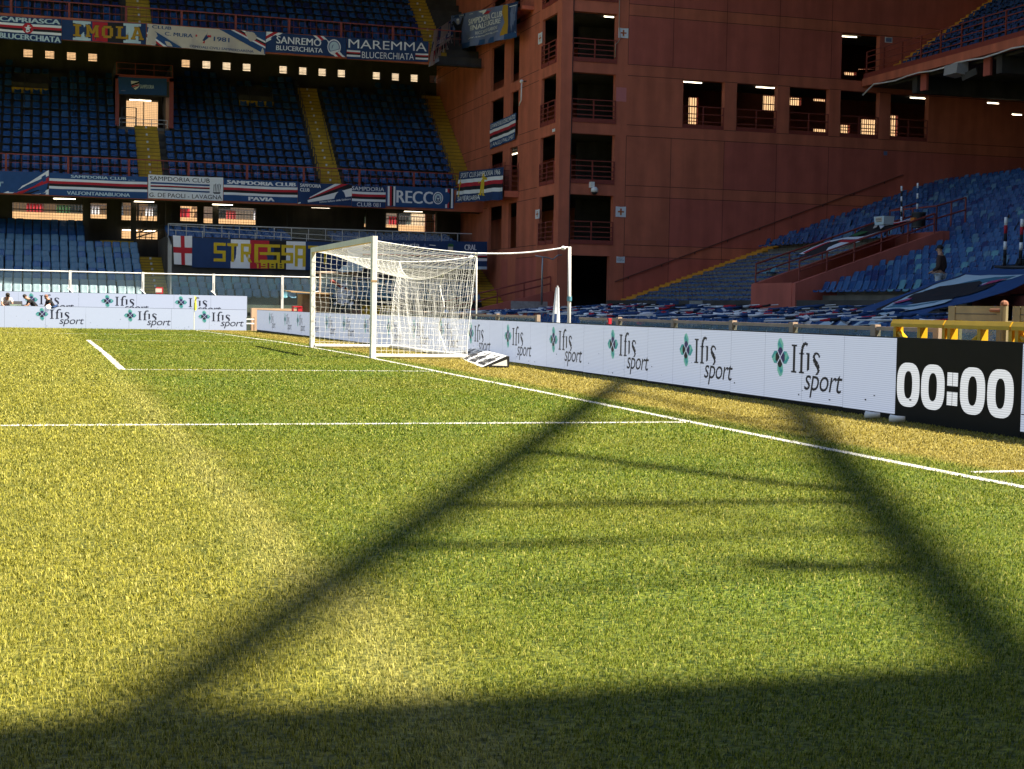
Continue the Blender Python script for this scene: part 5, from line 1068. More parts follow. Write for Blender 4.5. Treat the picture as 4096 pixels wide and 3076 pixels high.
# the great banner over the second entrance and the smaller one over the trench: sheets stretched on planes, outlines at their real size
def sheet(nm, lab, P0, P1, P2, R_, outline, layers, base, rip=.03):
    P0, P1, P2 = V(P0), V(P1), V(P2); nn = (P1-P0).cross(P2-P0).normalized()
    if nn.z < 0: nn = -nn
    ux = (P1-P0).normalized(); uy = nn.cross(ux)
    def hit(u, v): d = ray(*R_(u, v)); p = CAM+d*((P0-CAM).dot(nn)/d.dot(nn)); return ((p-P0).dot(ux), (p-P0).dot(uy))
    def fn(s, t, l): return P0+ux*s+uy*t+nn*(l+rip*(math.sin(s*1.9+t*.8)+.6*math.sin(s*3.3-t*2.1+1)))
    q = MB()
    def fill(P, m, l):
        bm = bmesh.new(); vs_ = [bm.verts.new((*p_, 0)) for p_ in P]; bm.faces.new(vs_); bmesh.ops.triangulate(bm, faces=bm.faces)
        for _ in range(3):
            e = [x for x in bm.edges if x.calc_length() > .55]
            if e: bmesh.ops.subdivide_edges(bm, edges=e, cuts=1); bmesh.ops.triangulate(bm, faces=bm.faces)
        bm.verts.index_update(); i = q.mi(m); k = len(q.v); q.v += [tuple(fn(v.co.x, v.co.y, l)) for v in bm.verts]
        for f in bm.faces: q.f.append(tuple(k+v.index for v in f.verts)); q.m.append(i)
        bm.free()
    O = [hit(*p_) for p_ in outline]; fill(O, base, 0); fill(O, base, -.012)
    for j, (P, m) in enumerate(layers): fill([hit(*p_) for p_ in P], m, .010+.006*j)
    c = fn(*O[0], 0); tag(recentre(q.build(nm), c), lab, 'banner', 'banners hung in the stands')
OL = [(500, 1300), (900, 1175), (1130, 1090), (1300, 1040), (1500, 960), (1740, 880), (2000, 850), (2212, 845), (2330, 845), (2330, 930), (2212, 970), (2050, 1040), (1800, 1120), (1500, 1190), (1380, 1240), (1230, 1315), (1000, 1335), (500, 1335)]
LY_ = [([(995, 1250), (1060, 1180), (1160, 1115), (1260, 1072), (1420, 1030), (1540, 975), (1740, 893), (1860, 910), (2020, 908), (2212, 902), (2110, 945), (1950, 985), (1800, 1000), (1700, 1010), (1500, 1045), (1330, 1075), (1250, 1100), (1150, 1140), (1090, 1190), (1050, 1235), (1020, 1252)], cl_pale),
       ([(1030, 1190), (1150, 1112), (1260, 1066), (1420, 1024), (1540, 970), (1740, 887), (1740, 893), (1540, 977), (1420, 1032), (1260, 1075), (1155, 1120), (1070, 1190), (1030, 1245), (1010, 1240)], cl_black),
       ([(1400, 1045), (1600, 1003), (1760, 968), (1980, 938), (2150, 918), (2080, 948), (1900, 980), (1700, 1003), (1500, 1045)], cl_teal),
       ([(1330, 1060), (1400, 1050), (1540, 1012), (1700, 985), (1860, 970), (1880, 985), (1830, 1010), (2000, 985), (1900, 1025), (1760, 1060), (1650, 1080), (1640, 1095), (1570, 1110), (1500, 1120), (1440, 1130), (1360, 1130), (1300, 1140), (1330, 1120), (1280, 1110), (1340, 1090), (1270, 1085)], cl_black),
       ([(1155, 1130), (1220, 1105), (1315, 1085), (1290, 1102), (1200, 1128)], cl_pink), ([(1860, 1005), (1950, 975), (2080, 950), (2000, 978)], cl_pink),
       ([(1040, 1235), (1080, 1200), (1150, 1160), (1260, 1160), (1400, 1145), (1520, 1128), (1640, 1105), (1580, 1150), (1480, 1180), (1330, 1200), (1180, 1215), (1080, 1248)], cl_pale),
       ([(1090, 1195), (1180, 1155), (1300, 1165), (1420, 1155), (1560, 1122), (1500, 1152), (1330, 1178), (1180, 1182)], cl_teal),
       ([(545, 1325), (690, 1262), (760, 1255), (700, 1285), (640, 1325)], cl_pale), ([(690, 1325), (760, 1275), (840, 1265), (830, 1285), (760, 1325)], cl_pale), ([(830, 1322), (900, 1290), (1010, 1272), (1190, 1250), (1110, 1285), (1040, 1322)], cl_pale), ([(880, 1318), (940, 1292), (990, 1285), (960, 1318)], cl_blue), ([(1030, 1300), (1060, 1282), (1110, 1276), (1080, 1300)], cl_blue)]
sheet('great_banner', 'huge blue banner with black, white and teal swirls stretched down the end stand', atY(H(500, 1300), 37.4), atY(H(2000, 850), 37.4), atY(H(1800, 1120), 33.8), H, OL, LY_, cl_blue)
OL2 = [(370, 742), (480, 690), (640, 628), (800, 590), (880, 550), (990, 492), (1080, 500), (1200, 488), (1380, 448), (1445, 422), (1450, 436), (1300, 490), (1180, 522), (1050, 562), (970, 590), (830, 655), (700, 702), (610, 728), (520, 738)]
LY2 = [([(400, 735), (500, 690), (650, 632), (800, 594), (805, 601), (660, 645), (520, 697), (440, 735)], cl_white), ([(430, 728), (520, 690), (650, 640), (660, 645), (540, 695), (450, 730)], cl_red),
       ([(610, 725), (640, 692), (740, 650), (790, 643), (900, 643), (830, 658), (700, 704), (650, 722)], cl_white), ([(715, 650), (745, 626), (870, 626), (960, 590), (1000, 580), (850, 655), (790, 650)], cl_red), ([(755, 624), (810, 600), (930, 600), (1060, 556), (1000, 580), (870, 624)], cl_white),
       ([(990, 494), (1080, 502), (1200, 490), (1380, 450), (1440, 426), (1300, 478), (1150, 510), (1090, 520), (1060, 545), (1050, 520)], cl_white), ([(1090, 506), (1200, 495), (1370, 455), (1200, 503), (1095, 514)], cl_red), ([(820, 590), (900, 562), (960, 560), (930, 575), (860, 598)], cl_green), ([(1000, 545), (1010, 525), (1040, 518), (1030, 535)], cl_cream)]
sheet('black_banner', 'black banner with white and red cross panel draped over the trench rails', (19.9, 50.5, 3.36), (25.0, 50.5, 4.92), (21.0, 47.3, 3.52), H, OL2, LY2, cl_black, .02)
# ================================================================== people
skin_m = mat('skin', (.50, .27, .17), .55, .08, 20); hair_m = mat('dark_hair', (.02, .014, .01), .7); tee_m = mat('black_tee_cloth', (.016, .016, .018), .9); shirt_m = mat('white_shirt_cloth', (.74, .70, .66), .9); jack_m = mat('brown_jacket_cloth', (.060, .032, .022), .85, .2, 4); jean_m = mat('pale_jeans_cloth', (.42, .48, .55), .9, .12, 6); trs_m = mat('dark_trouser_cloth', (.03, .03, .04), .9); eye_m = mat('eye_dark', (.01, .008, .006), .3)
def skinned(nm, pts, edges, root, m, parent, lv=2):
    names = list(pts); me = bpy.data.meshes.new(nm); me.from_pydata([pts[k][0] for k in names], [(names.index(a), names.index(b)) for a, b in edges], [])
    o = bpy.data.objects.new(nm, me); COL.objects.link(o); md = o.modifiers.new('s', 'SKIN'); md.use_smooth_shade = True; sd = o.modifiers.new('d', 'SUBSURF'); sd.levels = lv; sd.render_levels = lv
    for i, k in enumerate(names):
        r = pts[k][1]; sv = me.skin_vertices[0].data[i]; sv.radius = (r, r) if not isinstance(r, tuple) else r; sv.use_root = (k == root)
    bpy.context.view_layer.update(); me2 = bpy.data.meshes.new_from_object(o.evaluated_get(bpy.context.evaluated_depsgraph_get()))
    bpy.data.objects.remove(o); me2.materials.clear(); me2.materials.append(m); me2.polygons.foreach_set('use_smooth', [True]*len(me2.polygons)); me2.polygons.foreach_set('material_index', [0]*len(me2.polygons))
    o2 = bpy.data.objects.new(nm, me2); COL.objects.link(o2); o2.parent = parent; return o2
def person(lab, loc, face, J, top_m, top_long, leg_m, hair, scale=1., glasses=False):
    """J: joints in metres, facing +x; hands curl from wrist towards the finger direction"""
    t = thing('person', lab, 'person', loc); t.rotation_euler.z = face; t.scale = (scale,)*3
    P = {}; Ed = []
    def add(k, p, r, to=None):
        P[k] = (tuple(p), r)
        if to: Ed.append((to, k))
    j = {k: V(v) for k, v in J.items()}
    add('pel', j['pel'], .135); add('wai', j['wai'], .125, 'pel'); add('che', j['che'], .150, 'wai'); add('nek', j['nek'], .055, 'che'); hd = j['head']-j['nek']; hn = hd.normalized()
    add('jaw', j['nek']+hd*.55, .068, 'nek'); add('skl', j['head'], .092, 'jaw'); add('cro', j['head']+hn*.055, .072, 'skl')
    fw = V(J.get('look', (1, 0, 0))).normalized(); add('nos', j['nek']+hd*.72+fw*.108, .013, 'jaw'); sd = fw.cross(hn).normalized()
    for s, k in ((1, 'l'), (-1, 'r')):
        add('ear'+k, j['head']-hn*.03+sd*s*.088, .016, 'skl')
        add('sho'+k, j['sho'+k], .068, 'che'); add('elb'+k, j['elb'+k], .044, 'sho'+k); add('wri'+k, j['wri'+k], .028, 'elb'+k); d = (V(J['fin'+k])).normalized(); pm = j['wri'+k]+d*.065; add('pal'+k, pm, .036, 'wri'+k)
        ax = d.orthogonal().normalized() if abs(d.z) > .9 else d.cross(V((0, 0, 1))).normalized(); dn = ax.cross(d).normalized()
        if dn.z > 0: dn = -dn
        for f, (o_, L_) in enumerate(((-.030, .065), (-.010, .078), (.010, .073), (.030, .058))):
            a = pm+d*.045+ax*o_; add(f'f{f}a{k}', a, .0095, 'pal'+k); add(f'f{f}b{k}', a+d*L_*.55+dn*.012, .0085, f'f{f}a{k}'); add(f'f{f}c{k}', a+d*L_*.8+dn*.035, .007, f'f{f}b{k}')
        add('th'+k, pm+ax*(.045*s)-d*.01, .011, 'pal'+k); add('tt'+k, pm+ax*(.055*s)+d*.035+dn*.02, .009, 'th'+k)
        add('hip'+k, j['hip'+k], .098, 'pel'); add('kne'+k, j['kne'+k], .062, 'hip'+k); add('ank'+k, j['ank'+k], .042, 'kne'+k); fd = V(J.get('foot', (1, 0, 0))); add('toe'+k, j['ank'+k]+fd*.15+V((0, 0, -.04)), .036, 'ank'+k)
    skinned('body', P, Ed, 'pel', skin_m, t)
    def shell(nm, ks, extra, root, m, grow=.014, ends={}):
        Q = {k: (P[k][0], P[k][1]+grow+ends.get(k, 0)) for k in ks}; e = [x for x in Ed if x[0] in Q and x[1] in Q]
        for a, b, f, r in extra: k = a+b; Q[k] = (tuple(V(P[a][0]).lerp(V(P[b][0]), f)), r); e.append((a, k))
        return skinned(nm, Q, e, root, m, t)
    ar_ = [('elb'+k, 'wri'+k, .9, .042) for k in 'lr'] if top_long else [('sho'+k, 'elb'+k, .62, .066) for k in 'lr']
    shell('jacket' if top_long else 'shirt', ['pel', 'wai', 'che']+['sho'+k for k in 'lr']+(['elb'+k for k in 'lr'] if top_long else []), ar_+[('che', 'nek', .55, .075)], 'pel', top_m, .026 if top_long else .018, {'pel': .01})
    shell('trousers', ['pel']+[a+k for k in 'lr' for a in ('hip', 'kne', 'ank')], [], 'pel', leg_m, .016)
    for k in 'lr': a, b = V(P['ank'+k][0]), V(P['toe'+k][0]); q = MB(); fd = (b-a); q.tube([a+V((0, 0, -.03))-fd*.35, a+V((0, 0, -.035)), b+V((0, 0, -.005)), b+fd*.3+V((0, 0, -.012))], [.03, .046, .044, .022], trs_m, 10); q.build('shoe', t, True)
    if hair: q = MB(); c = j['head']+hn*.035-fw*.022; q.ball(c, .098, hair, 14, 10, (1, 1, .92)); q.build('hair', t, True)
    q = MB()
    for s in (1, -1): q.ball(j['nek']+hd*.86+fw*.088+sd*s*.032, .012, eye_m, 8, 6)
    q.ball(j['nek']+hd*.45+fw*.082, .014, mat('lips', (.32, .10, .08), .5), 8, 5, (1, 1.4, .5)); q.build('face', t)
    if glasses: q = MB(); c = j['nek']+hd*.86+fw*.10; q.bar(c-sd*.075, c+sd*.075, .02, .035, eye_m); q.bar(c+sd*.075, c+sd*.08-fw*.09, .008, .01, eye_m); q.bar(c-sd*.075, c-sd*.08-fw*.09, .008, .01, eye_m); q.build('sunglasses', t)
    return t
LEG = dict(hipl=(0, .095, .86), hipr=(0, -.095, .86), knel=(.05, .11, .48), kner=(.04, -.11, .48), ankl=(-.02, .11, .09), ankr=(-.03, -.11, .09))
stand = dict(LEG, pel=(0, 0, .95), wai=(.0, 0, 1.10), che=(-.01, 0, 1.33), nek=(.01, 0, 1.53), head=(.045, 0, 1.67), shol=(-.01, .185, 1.40), shor=(-.01, -.185, 1.40), elbl=(-.05, .29, 1.12), elbr=(-.05, -.29, 1.12), wril=(.17, .20, .99), wrir=(.17, -.20, .99), finl=(.8, -.5, -.2), finr=(.8, .5, -.2))
def leaning(f, arm=0.): return dict(LEG, pel=(-.08, 0, .92), wai=(.0, 0, 1.04), che=(.14*f+.06, 0, 1.21), nek=(.27*f+.06, 0, 1.36), head=(.38*f+.07, 0, 1.45), look=(.85, 0, -.5), shol=(.15*f+.06, .19, 1.28), shor=(.15*f+.06, -.19, 1.28), elbl=(.26*f+.1, .25, 1.02), elbr=(.26*f+.1, -.25, 1.02), wril=(.48*f+.1, .13, .93+arm), wrir=(.48*f+.1, -.13, .93+arm), finl=(.8, -.3, -.45), finr=(.8, .3, -.45))
x_ = 18.93; k = (x_-CAM.x)/(atX(H(1545, 668), 20.5).x-CAM.x); hp_ = CAM+(atX(H(1545, 668), 20.5)-CAM)*k
person('man in a dark brown jacket and pale jeans standing behind the great blue banner', (x_, hp_.y, 1.47), math.radians(128), stand, jack_m, True, jean_m, hair_m, (hp_.z-1.47)/1.765, True)
xp = [atY(reg(0, 1100, 600/2210)(*p), 70.9).x for p in ((85, 300), (470, 330), (745, 330))]
person('man in a white shirt and sunglasses leaning over the front boards, arms down', (xp[0], 71.0, -.1), math.radians(-75), dict(leaning(.7), wril=(.33, .04, .90), wrir=(.33, -.04, .90)), shirt_m, False, trs_m, hair_m, .98, True)
person('dark haired man in a black t-shirt bending over equipment between the board rows', (xp[1]+.12, 70.9, -.1), math.radians(190), leaning(1.0, .06), tee_m, False, trs_m, hair_m, .95)
person('close cropped man in a black t-shirt standing beside the white cloth on the board', (xp[2]+.06, 70.8, -.1), math.radians(200), leaning(.55), tee_m, False, trs_m, mat('cropped_hair', (.22, .10, .06), .7), .95)
# equipment in the pit
t = thing('equipment_case', 'open black case with a bright lid standing left of the men between the boards', 'case', (atY(reg(0, 1100, 600/2210)(230, 455), 70.6).x, 70.6, -.1))
q = MB(); q.box((-.30, -.15, 0), (.30, .25, .92), black); q.build('body', t); q = MB(); q.hexa([(-.30, .10, .92), (.30, .10, .92), (.30, .16, .92), (-.30, .16, .92), (-.28, .24, 1.17), (.28, .24, 1.17), (.28, .30, 1.17), (-.28, .30, 1.17)], black); q.box((-.24, .085, .95), (.24, .098, 1.02), mat('screen_green', (.35, .45, .32), .3)); q.build('lid', t)
t = thing('camera_table', 'small table with a dark mixing desk in front of the bending man', 'table', (xp[1]-.42, 70.7, -.1)); q = MB(); q.box((-.34, -.2, .86), (.34, .2, .90), dsteel)
for sx in (-.3, .3):
    for s2 in (-.17, .17): q.box((sx-.02, s2-.02, 0), (sx+.02, s2+.02, .86), dsteel)
q.build('table_frame', t); q = MB(); q.hexa([(-.30, -.15, .905), (.25, -.15, .905), (.25, .15, .905), (-.30, .15, .905), (-.28, -.12, .95), (.2, -.12, .95), (.2, .15, 1.02), (-.28, .15, 1.02)], black)
for i in range(6): q.box((-.25+.08*i, -.10, .95), (-.22+.08*i, -.02, .985), steel)
q.build('mixing_desk', t)
q = MB(); n_ = 10; x0 = atY(reg(0, 1100, 600/2210)(680, 470), 69.55).x; pts = [[V((x0+.055*i+.02*math.sin(j*2+i), 69.58-.05*math.sin(i*1.3)*(j > 2)-.03*(j > 2)+(.25*(1-j) if j < 2 else 0), (.90+.04*math.sin(i) if j < 2 else .88-.045*(j-2)*(1-.5*abs(i-3)/4)))) for j in range(6)] for i in range(n_)]
for i in range(n_-1):
    for j in range(5): q.face([pts[i][j], pts[i+1][j], pts[i+1][j+1], pts[i][j+1]], cl_white if i < 4 else cl_navy)
tag(recentre(q.build('draped_jacket', None, True, True), pts[0][0]), 'white and dark blue jacket thrown over the top edge of the front boards', 'jacket')
# ================================================================== behind the goal: booth, shelter, barriers
q = None; p = atY(F(420, 1195), 68.6); p2 = atY(F(640, 1062), 68.6)
t = thing('wooden_booth', 'raw wooden booth with a projecting roof behind the far goal post', 'booth', (p.x, 68.6, -.2)); W_ = p2.x-p.x; Hh = p2.z+.2
q = MB(); q.box((0, 0, 0), (W_, 1.4, Hh), wood)
for i in range(9): q.box((W_*i/9+.01, -.012, 0), (W_*(i+.86)/9, -.002, Hh-.02), wood)
q.build('cabin', t); q = MB(); a = atY(F(325, 1040), 68.3).x-p.x; q.hexa([(a, -.45, Hh+.06), (W_+.1, -.3, Hh), (W_+.1, 1.7, Hh), (a, 1.6, Hh+.12), (a, -.45, Hh+.11), (W_+.1, -.3, Hh+.06), (W_+.1, 1.7, Hh+.06), (a, 1.6, Hh+.17)], wood); q.build('roof', t)
p = atY(F(345, 1190), 68.4); p2 = atY(F(422, 1155), 68.4); t = thing('red_bench', 'small red bench beside the wooden booth', 'bench', (p.x, 68.4, -.2)); q = MB(); rd = mat('red_paint', (.5, .02, .03), .5); w_ = p2.x-p.x; h_ = p2.z+.2; q.box((0, 0, h_-.06), (w_, .4, h_), rd); q.build('seat', t)
for sx in (0, w_*.55): q = MB(); q.box((sx, .02, 0), (sx+w_*(.1 if sx == 0 else .45), .38, h_-.06), rd); q.build('leg', t)
p = atY(F(560, 1200), 70); p2 = atY(F(860, 870), 70); t = thing('camera_shelter', 'steel framed shelter with pale roof panel seen through the left of the net', 'shelter', (p.x, 70, -.2)); w_ = p2.x-p.x; h_ = p2.z+.2
q = MB()
for sx in (0, w_): q.tube([(sx, 0, 0), (sx, 0, h_-.12)], .05, beige, 8)
q.tube([(0, 0, h_-.12), (w_, 0, h_-.12)], .05, beige, 8); q.tube([(0, 0, h_-.12), (0, 1.3, h_-.12)], .05, beige, 8); q.tube([(w_, 0, h_-.12), (w_, 1.3, h_-.12)], .05, beige, 8)
for i in range(6): q.tube([(-.5, -.1, .9+.2*i), (.0, 0, 1.4+.12*i)], .02, white, 6)
q.build('frame', t); q = MB(); q.hexa([(w_*.62, -.2, h_-.1), (w_*1.02, -.2, h_-.02), (w_*1.02, 1.4, h_), (w_*.62, 1.4, h_), (w_*.75, -.2, h_+.22), (w_*1.2, -.2, h_+.30), (w_*1.2, 1.4, h_+.3), (w_*.75, 1.4, h_+.2)], cl_pale); q.build('roof_panel', t)
q = MB(); q.box((.1, .5, .9), (w_-.1, .52, h_-.2), glass_far); q.build('glass_pane', t)
t = thing('television_camera', 'television camera under a white rain cover with hanging sheets, seen through the net', 'camera', (atY(F(740, 1160), 68.9).x, 68.9, -.2)); z_ = atY(F(740, 1150), 68.9).z+.2
q = MB()
for a in range(3): q.tube([(0, 0, z_*.9), (.45*math.cos(a*2.1), .45*math.sin(a*2.1), 0)], .03, dsteel, 6)
q.build('tripod', t); q = MB()
for i in range(40):
    x, z = random.uniform(-.42, .42), z_+random.uniform(-.05, 1.0); 
    if abs(x) > .45-.35*max(0, z-z_-.3): continue
    q.hexa([(x+a, y-.1*random.random(), z+c) for a, y, c in ((0, 0, 0), (.14, 0, .02), (.14, .05, .02), (0, .05, 0), (.01, 0, .13), (.15, 0, .15), (.15, .05, .15), (.01, .05, .13))], cl_white)
q.box((-.2, -.02, z_+.1), (.2, .3, z_+.7), white); q.build('rain_cover', t); q = MB(); q.tube([(-.55, -.1, z_+1.15), (.2, .1, z_+.75), (.5, .2, z_+.6)], .07, mat('rust_red', (.3, .06, .04), .6), 8); q.build('boom', t)
for a, b, lab in ((905, 1045, 'yellow steel barrier left of the near post, seen through the net'), (1060, 1180, 'yellow steel barrier right of the near post, seen through the net')):
    p = atY(F(a, 1215), 66.5); p2 = atY(F(b, 1150), 66.5); t = thing('yellow_barrier', lab, 'barrier', (p.x, 66.5, -.2), 'yellow steel barriers'); w_ = p2.x-p.x; h_ = p2.z+.2; q = MB()
    for i in range(4): q.box((w_*i/3.3, 0, 0), (w_*i/3.3+.09, .09, h_-.05), yrail)
    q.bar((0, .05, h_-.05), (w_, .05, h_-.05), .10, .10, yrail); q.bar((0, .05, h_-.35), (w_, .05, h_-.35), .06, .06, yrail); q.bar((.1, .05, h_-.45), (w_*.5, .05, h_-.1), .05, .05, yrail); q.build('barrier_frame', t)
q = MB(); q.box((2.75, 70.6, -.3), (16.2, 71.0, .95), plaster); tag(recentre(q.build('moat_wall'), (9, 70.8, -.3)), 'low beige moat wall behind the corner boards', 'wall')
t = thing('white_trolley', 'small white trolley in the gap between the corner boards', 'trolley', (2.62, 70.0, -.1)); q = MB(); q.box((-.18, 0, .30), (.18, .3, .36), white); q.box((-.18, 0, .5), (.18, .3, .56), white); q.build('shelf', t)
for sx in (-.17, .17): q = MB(); q.tube([(sx, .02, 0), (sx, .02, .62)], .02, dsteel, 6); q.build('leg', t)
# little red boxes standing on the boards
for pt_, lab in ((atY(E(1283, 1055), 72.3), 'small red extinguisher box above the rear boards by the lower yellow stair'), (atX(G(878, 1300), 3.3), 'tiny red box on the glass fence behind the boards right of the white pole')):
    t = thing('extinguisher_box', lab, 'box', (pt_.x, pt_.y, -.1)); z = pt_.z+.1; q = MB(); q.box((-.16, -.05, z), (.16, .05, z+.30), rd); q.tube([(0, 0, 0), (0, 0, z)], .03, dsteel, 6)
    if pt_.y < 60: q = MB(); q.box((-.03, -.05, z), (.03, .05, z+.11), rd); q.tube([(0, 0, 0), (0, 0, z)], .015, dsteel, 6)
    q.build('case', t); q = MB(); q.box((-.19, -.06, z+.06), (.10, -.051, z+.24), cl_cream) if pt_.y > 60 else q.box((-.036, -.02, z+.03), (-.031, .03, z+.08), cl_cream); q.build('window', t)
# ================================================================== right side: glass fence, yellow rail, gates, flags
fy = [46, 40.5, 36.6, 33.4, 30.35]; fy2 = [27.7, 25.5, 22.9, 20.6, 18.6, 16.35, 14.9]
for L_, nm in ((fy, 'left of the white net pole'), (fy2, 'right of the white net pole')):
    for i in range(len(L_)-1):
        a, b = L_[i], L_[i+1]; t = thing('low_glass_fence', f'low beige framed glass fence bay, {ordw(i+1)} one {nm}', 'fence', (3.6, b, -.2), 'low glass fence bays behind the boards'); d = a-b
        q = MB(); q.box((-.04, -.06, 0), (.04, .06, 1.21), beige); q.box((-.07, -.05, .6), (-.04, .05, .8), steel); q.build('post', t)
        q = MB(); q.box((-.03, .065, 1.135), (.03, d-.065, 1.185), beige); q.build('top_rail', t)
        q = MB(); q.box((-.006, .07, .2), (.006, d-.07, 1.13), glass_near); q.build('glass_pane', t)
        for _ in range(2):
            y = random.uniform(.2, d-.3); q = MB(); q.hexa([(-.012, y, .90), (-.012, y+.12, .90), (-.010, y+.12, .90), (-.010, y, .90), (-.012, y+.02, 1.05), (-.012, y+.09, 1.07), (-.010, y+.09, 1.07), (-.010, y+.02, 1.05)], cl_white); q.build('stuck_paper', t)
def yellow_section(y0, y1, lab, dirn):
    t = thing('yellow_guard_rail', lab, 'guard rail', (3.15, y1, -.25), 'yellow guard rail sections'); d = y0-y1; zt_ = 1.335
    q = MB(); q.box((-.07, .0, zt_-.07), (.02, d, zt_), yrail); q.hexa([(-.07, 0, zt_-.07), (-.07, d, zt_-.07), (-.10, d, zt_-.09), (-.10, 0, zt_-.09), (-.07, 0, zt_), (-.07, d, zt_), (-.10, d, zt_-.05), (-.10, 0, zt_-.05)], yrail); q.build('top_beam', t)
    for f in (0.0, .46, .93):
        y = d*f; q = MB(); q.box((-.07, y, 0), (.00, y+.06, zt_-.07), yrail); q.hexa([(.0, y, 0), (.05, y, 0), (.05, y+.02, 0), (.0, y+.02, 0), (.0, y, zt_-.08), (.03, y, zt_-.08), (.03, y+.02, zt_-.08), (.0, y+.02, zt_-.08)], yrail); q.build('post', t)
    q = MB(); a, b = (d*.93, d*.52) if dirn else (d*.9, d*.5); q.tube([(-.02, a, zt_-.16), (-.02, b, zt_-.42)] if dirn else [(-.02, a, zt_-.42), (-.02, b, zt_-.15)], .035, yrail, 8); q.build('brace', t)
yellow_section(15.08, 13.97, 'yellow guard rail section above the left half of the black clock board', True); yellow_section(13.95, 12.72, 'yellow guard rail section above the middle of the black clock board', False); yellow_section(12.70, 11.4, 'yellow guard rail section cut by the picture edge', True)
for y0, y1, lab in ((15.15, 14.02, 'khaki framed glass gate leaf behind the left yellow rail section'), (13.86, 12.6, 'khaki framed glass gate leaf behind the middle yellow rail section')):
    t = thing('moat_gate', lab, 'gate', (3.95, y1, -.2), 'khaki gate leaves'); d = y0-y1; zt_ = 1.46
    q = MB(); q.box((-.05, 0, zt_-.17), (.05, d, zt_), khaki); q.box((-.055, 0, zt_-.10), (-.05, d, zt_-.09), dsteel)
    for y in (0, d-.14): q.box((-.06, y, 0), (.05, y+.14, zt_), khaki)
    q.box((-.05, 0, 0), (.05, d, .12), khaki); q.build('gate_frame', t); q = MB(); q.box((-.01, .14, .12), (.01, d-.14, zt_-.17), glass_near); q.build('glass_pane', t)
    q = MB(); q.tube([(-.09, -.03, zt_-.05), (-.09, .22, zt_-.05)], .02, mat('rust', (.25, .10, .05), .8), 8); q.tube([(-.08, -.03, .5), (-.08, -.03, zt_+.02)], .045, khaki, 10); q.ball((-.08, -.03, zt_+.02), .05, mat('rust', (.25, .10, .05), .8), 8, 6); q.build('hinge', t)
for (u, v), lab in (((718, 655), 'white paper cup lying at the foot of the blank board by the clock'), ((962, 690), 'white paper cup lying at the foot of the clock board')):
    p = atZ(reg(3196, 1400, .4071)(u, v+18), -.05); t = MB(); t.tube([(-.05, .06, .05), (.0, 0, .045), (.06, -.06, .05)], [.042, .037, .03], white, 12); o = t.build('paper_cup', None, True); o.location = (p.x, p.y, hgt(p.y)+.0); tag(o, lab, 'cup', 'paper cups on the grass')
# rolled flags lying over the low seats
fc = [cl_navy, cl_blue, cl_navy, cl_white, cl_red, cl_black, cl_blue]
nf = 0; tops = [(8.0, .92), (10.0, .97), (12.0, 1.04), (14.0, 1.13), (16.0, 1.25), (17.8, 1.39)]
def ztop(x): return float(np.interp(x, [a for a, _ in tops], [b for _, b in tops]))
tries = 0
while nf < 84 and tries < 900:
    tries += 1; x = random.uniform(8.2, 16.8); y = random.uniform(27, 62)
    if not in_view((x, y, 1), -.01): continue
    ang = random.gauss(.2, .35); L_ = random.uniform(2.0, 3.6); a = V((x, y, ztop(x)+random.uniform(-.03, .06))); b = a+V((math.cos(ang)*L_*.9, -math.sin(ang)*L_, 0)); b.z = ztop(min(17.8, b.x))+random.uniform(.03, .10)
    if a.x > 17.5 or b.x > 18.6: continue
    t = thing('rolled_flag', 'rolled flag on a white pole lying across the low blue seats', 'flag', a, 'rolled flags laid over the low seats'); q = MB(); q.tube([(0, 0, 0), b-a], .016, white, 6); q.build('pole', t)
    f0 = random.uniform(.18, .4); f1 = random.uniform(.85, .98); n_ = len(fc); q = MB(); o_ = random.randint(0, 6); k_ = random.randint(4, 7)
    for i in range(k_):
        u0, u1 = f0+(f1-f0)*i/k_, f0+(f1-f0)*(i+1)/k_; q.tube([(b-a)*u0+V((0, 0, .015*math.sin(i*2))), (b-a)*((u0+u1)/2)+V((0, 0, -.015)), (b-a)*u1+V((0, 0, .015*math.sin(i*2+2)))], [.03+.012*math.sin(i*1.7+nf), .042+.014*math.cos(i+nf), .03+.012*math.sin(i*1.7+1.7+nf)], fc[(i+o_) % 7], 7)
    for s in (0, 1): 
        e = (b-a)*(f0+random.random()*.5); q.face([e, e+V((.16, -.12, -.14)), e+V((.28, -.05, -.02)), e+V((.2, .05, .06))], random.choice([cl_white, cl_navy, cl_blue]))
    q.build('rolled_cloth', t, True); nf += 1
a = atX(G(462, 1000), 4.9); b = atX(G(435, 1290), 4.9)
t = thing('white_flag', 'white flag wrapped round an upright pole behind the boards beside the net pole', 'flag', (b.x, b.y, -.2)); h_ = a.z+.2; dy = a.y-b.y
q = MB(); q.tube([(0, 0, 0), (0, dy*1.02, h_+.02)], .02, white, 8); q.build('pole', t)
q = MB(); R_ = []
for i in range(11):
    f = i/10; R_.append([(0+(.05+.13*(1-f)**1.0)*math.cos(t_)*(1+.18*math.cos(3*t_+f*3))*.75, dy*f+(.035+.155*(1-f))*math.sin(t_)*(1+.18*math.cos(3*t_+f*3)), .3+(h_-.3)*f*.99) for t_ in np.linspace(0, 2*math.pi, 17)[:-1]])
for i in range(10):
    for j in range(16): q.face([R_[i][j], R_[i][(j+1) % 16], R_[i+1][(j+1) % 16], R_[i+1][j]], cl_black if (i, j) in ((2, 9), (3, 9), (4, 8), (3, 7), (2, 6), (1, 8)) else cl_navy if (j in (10, 11) and i in (4, 5)) else cl_white)
q.build('wrapped_cloth', t, True)
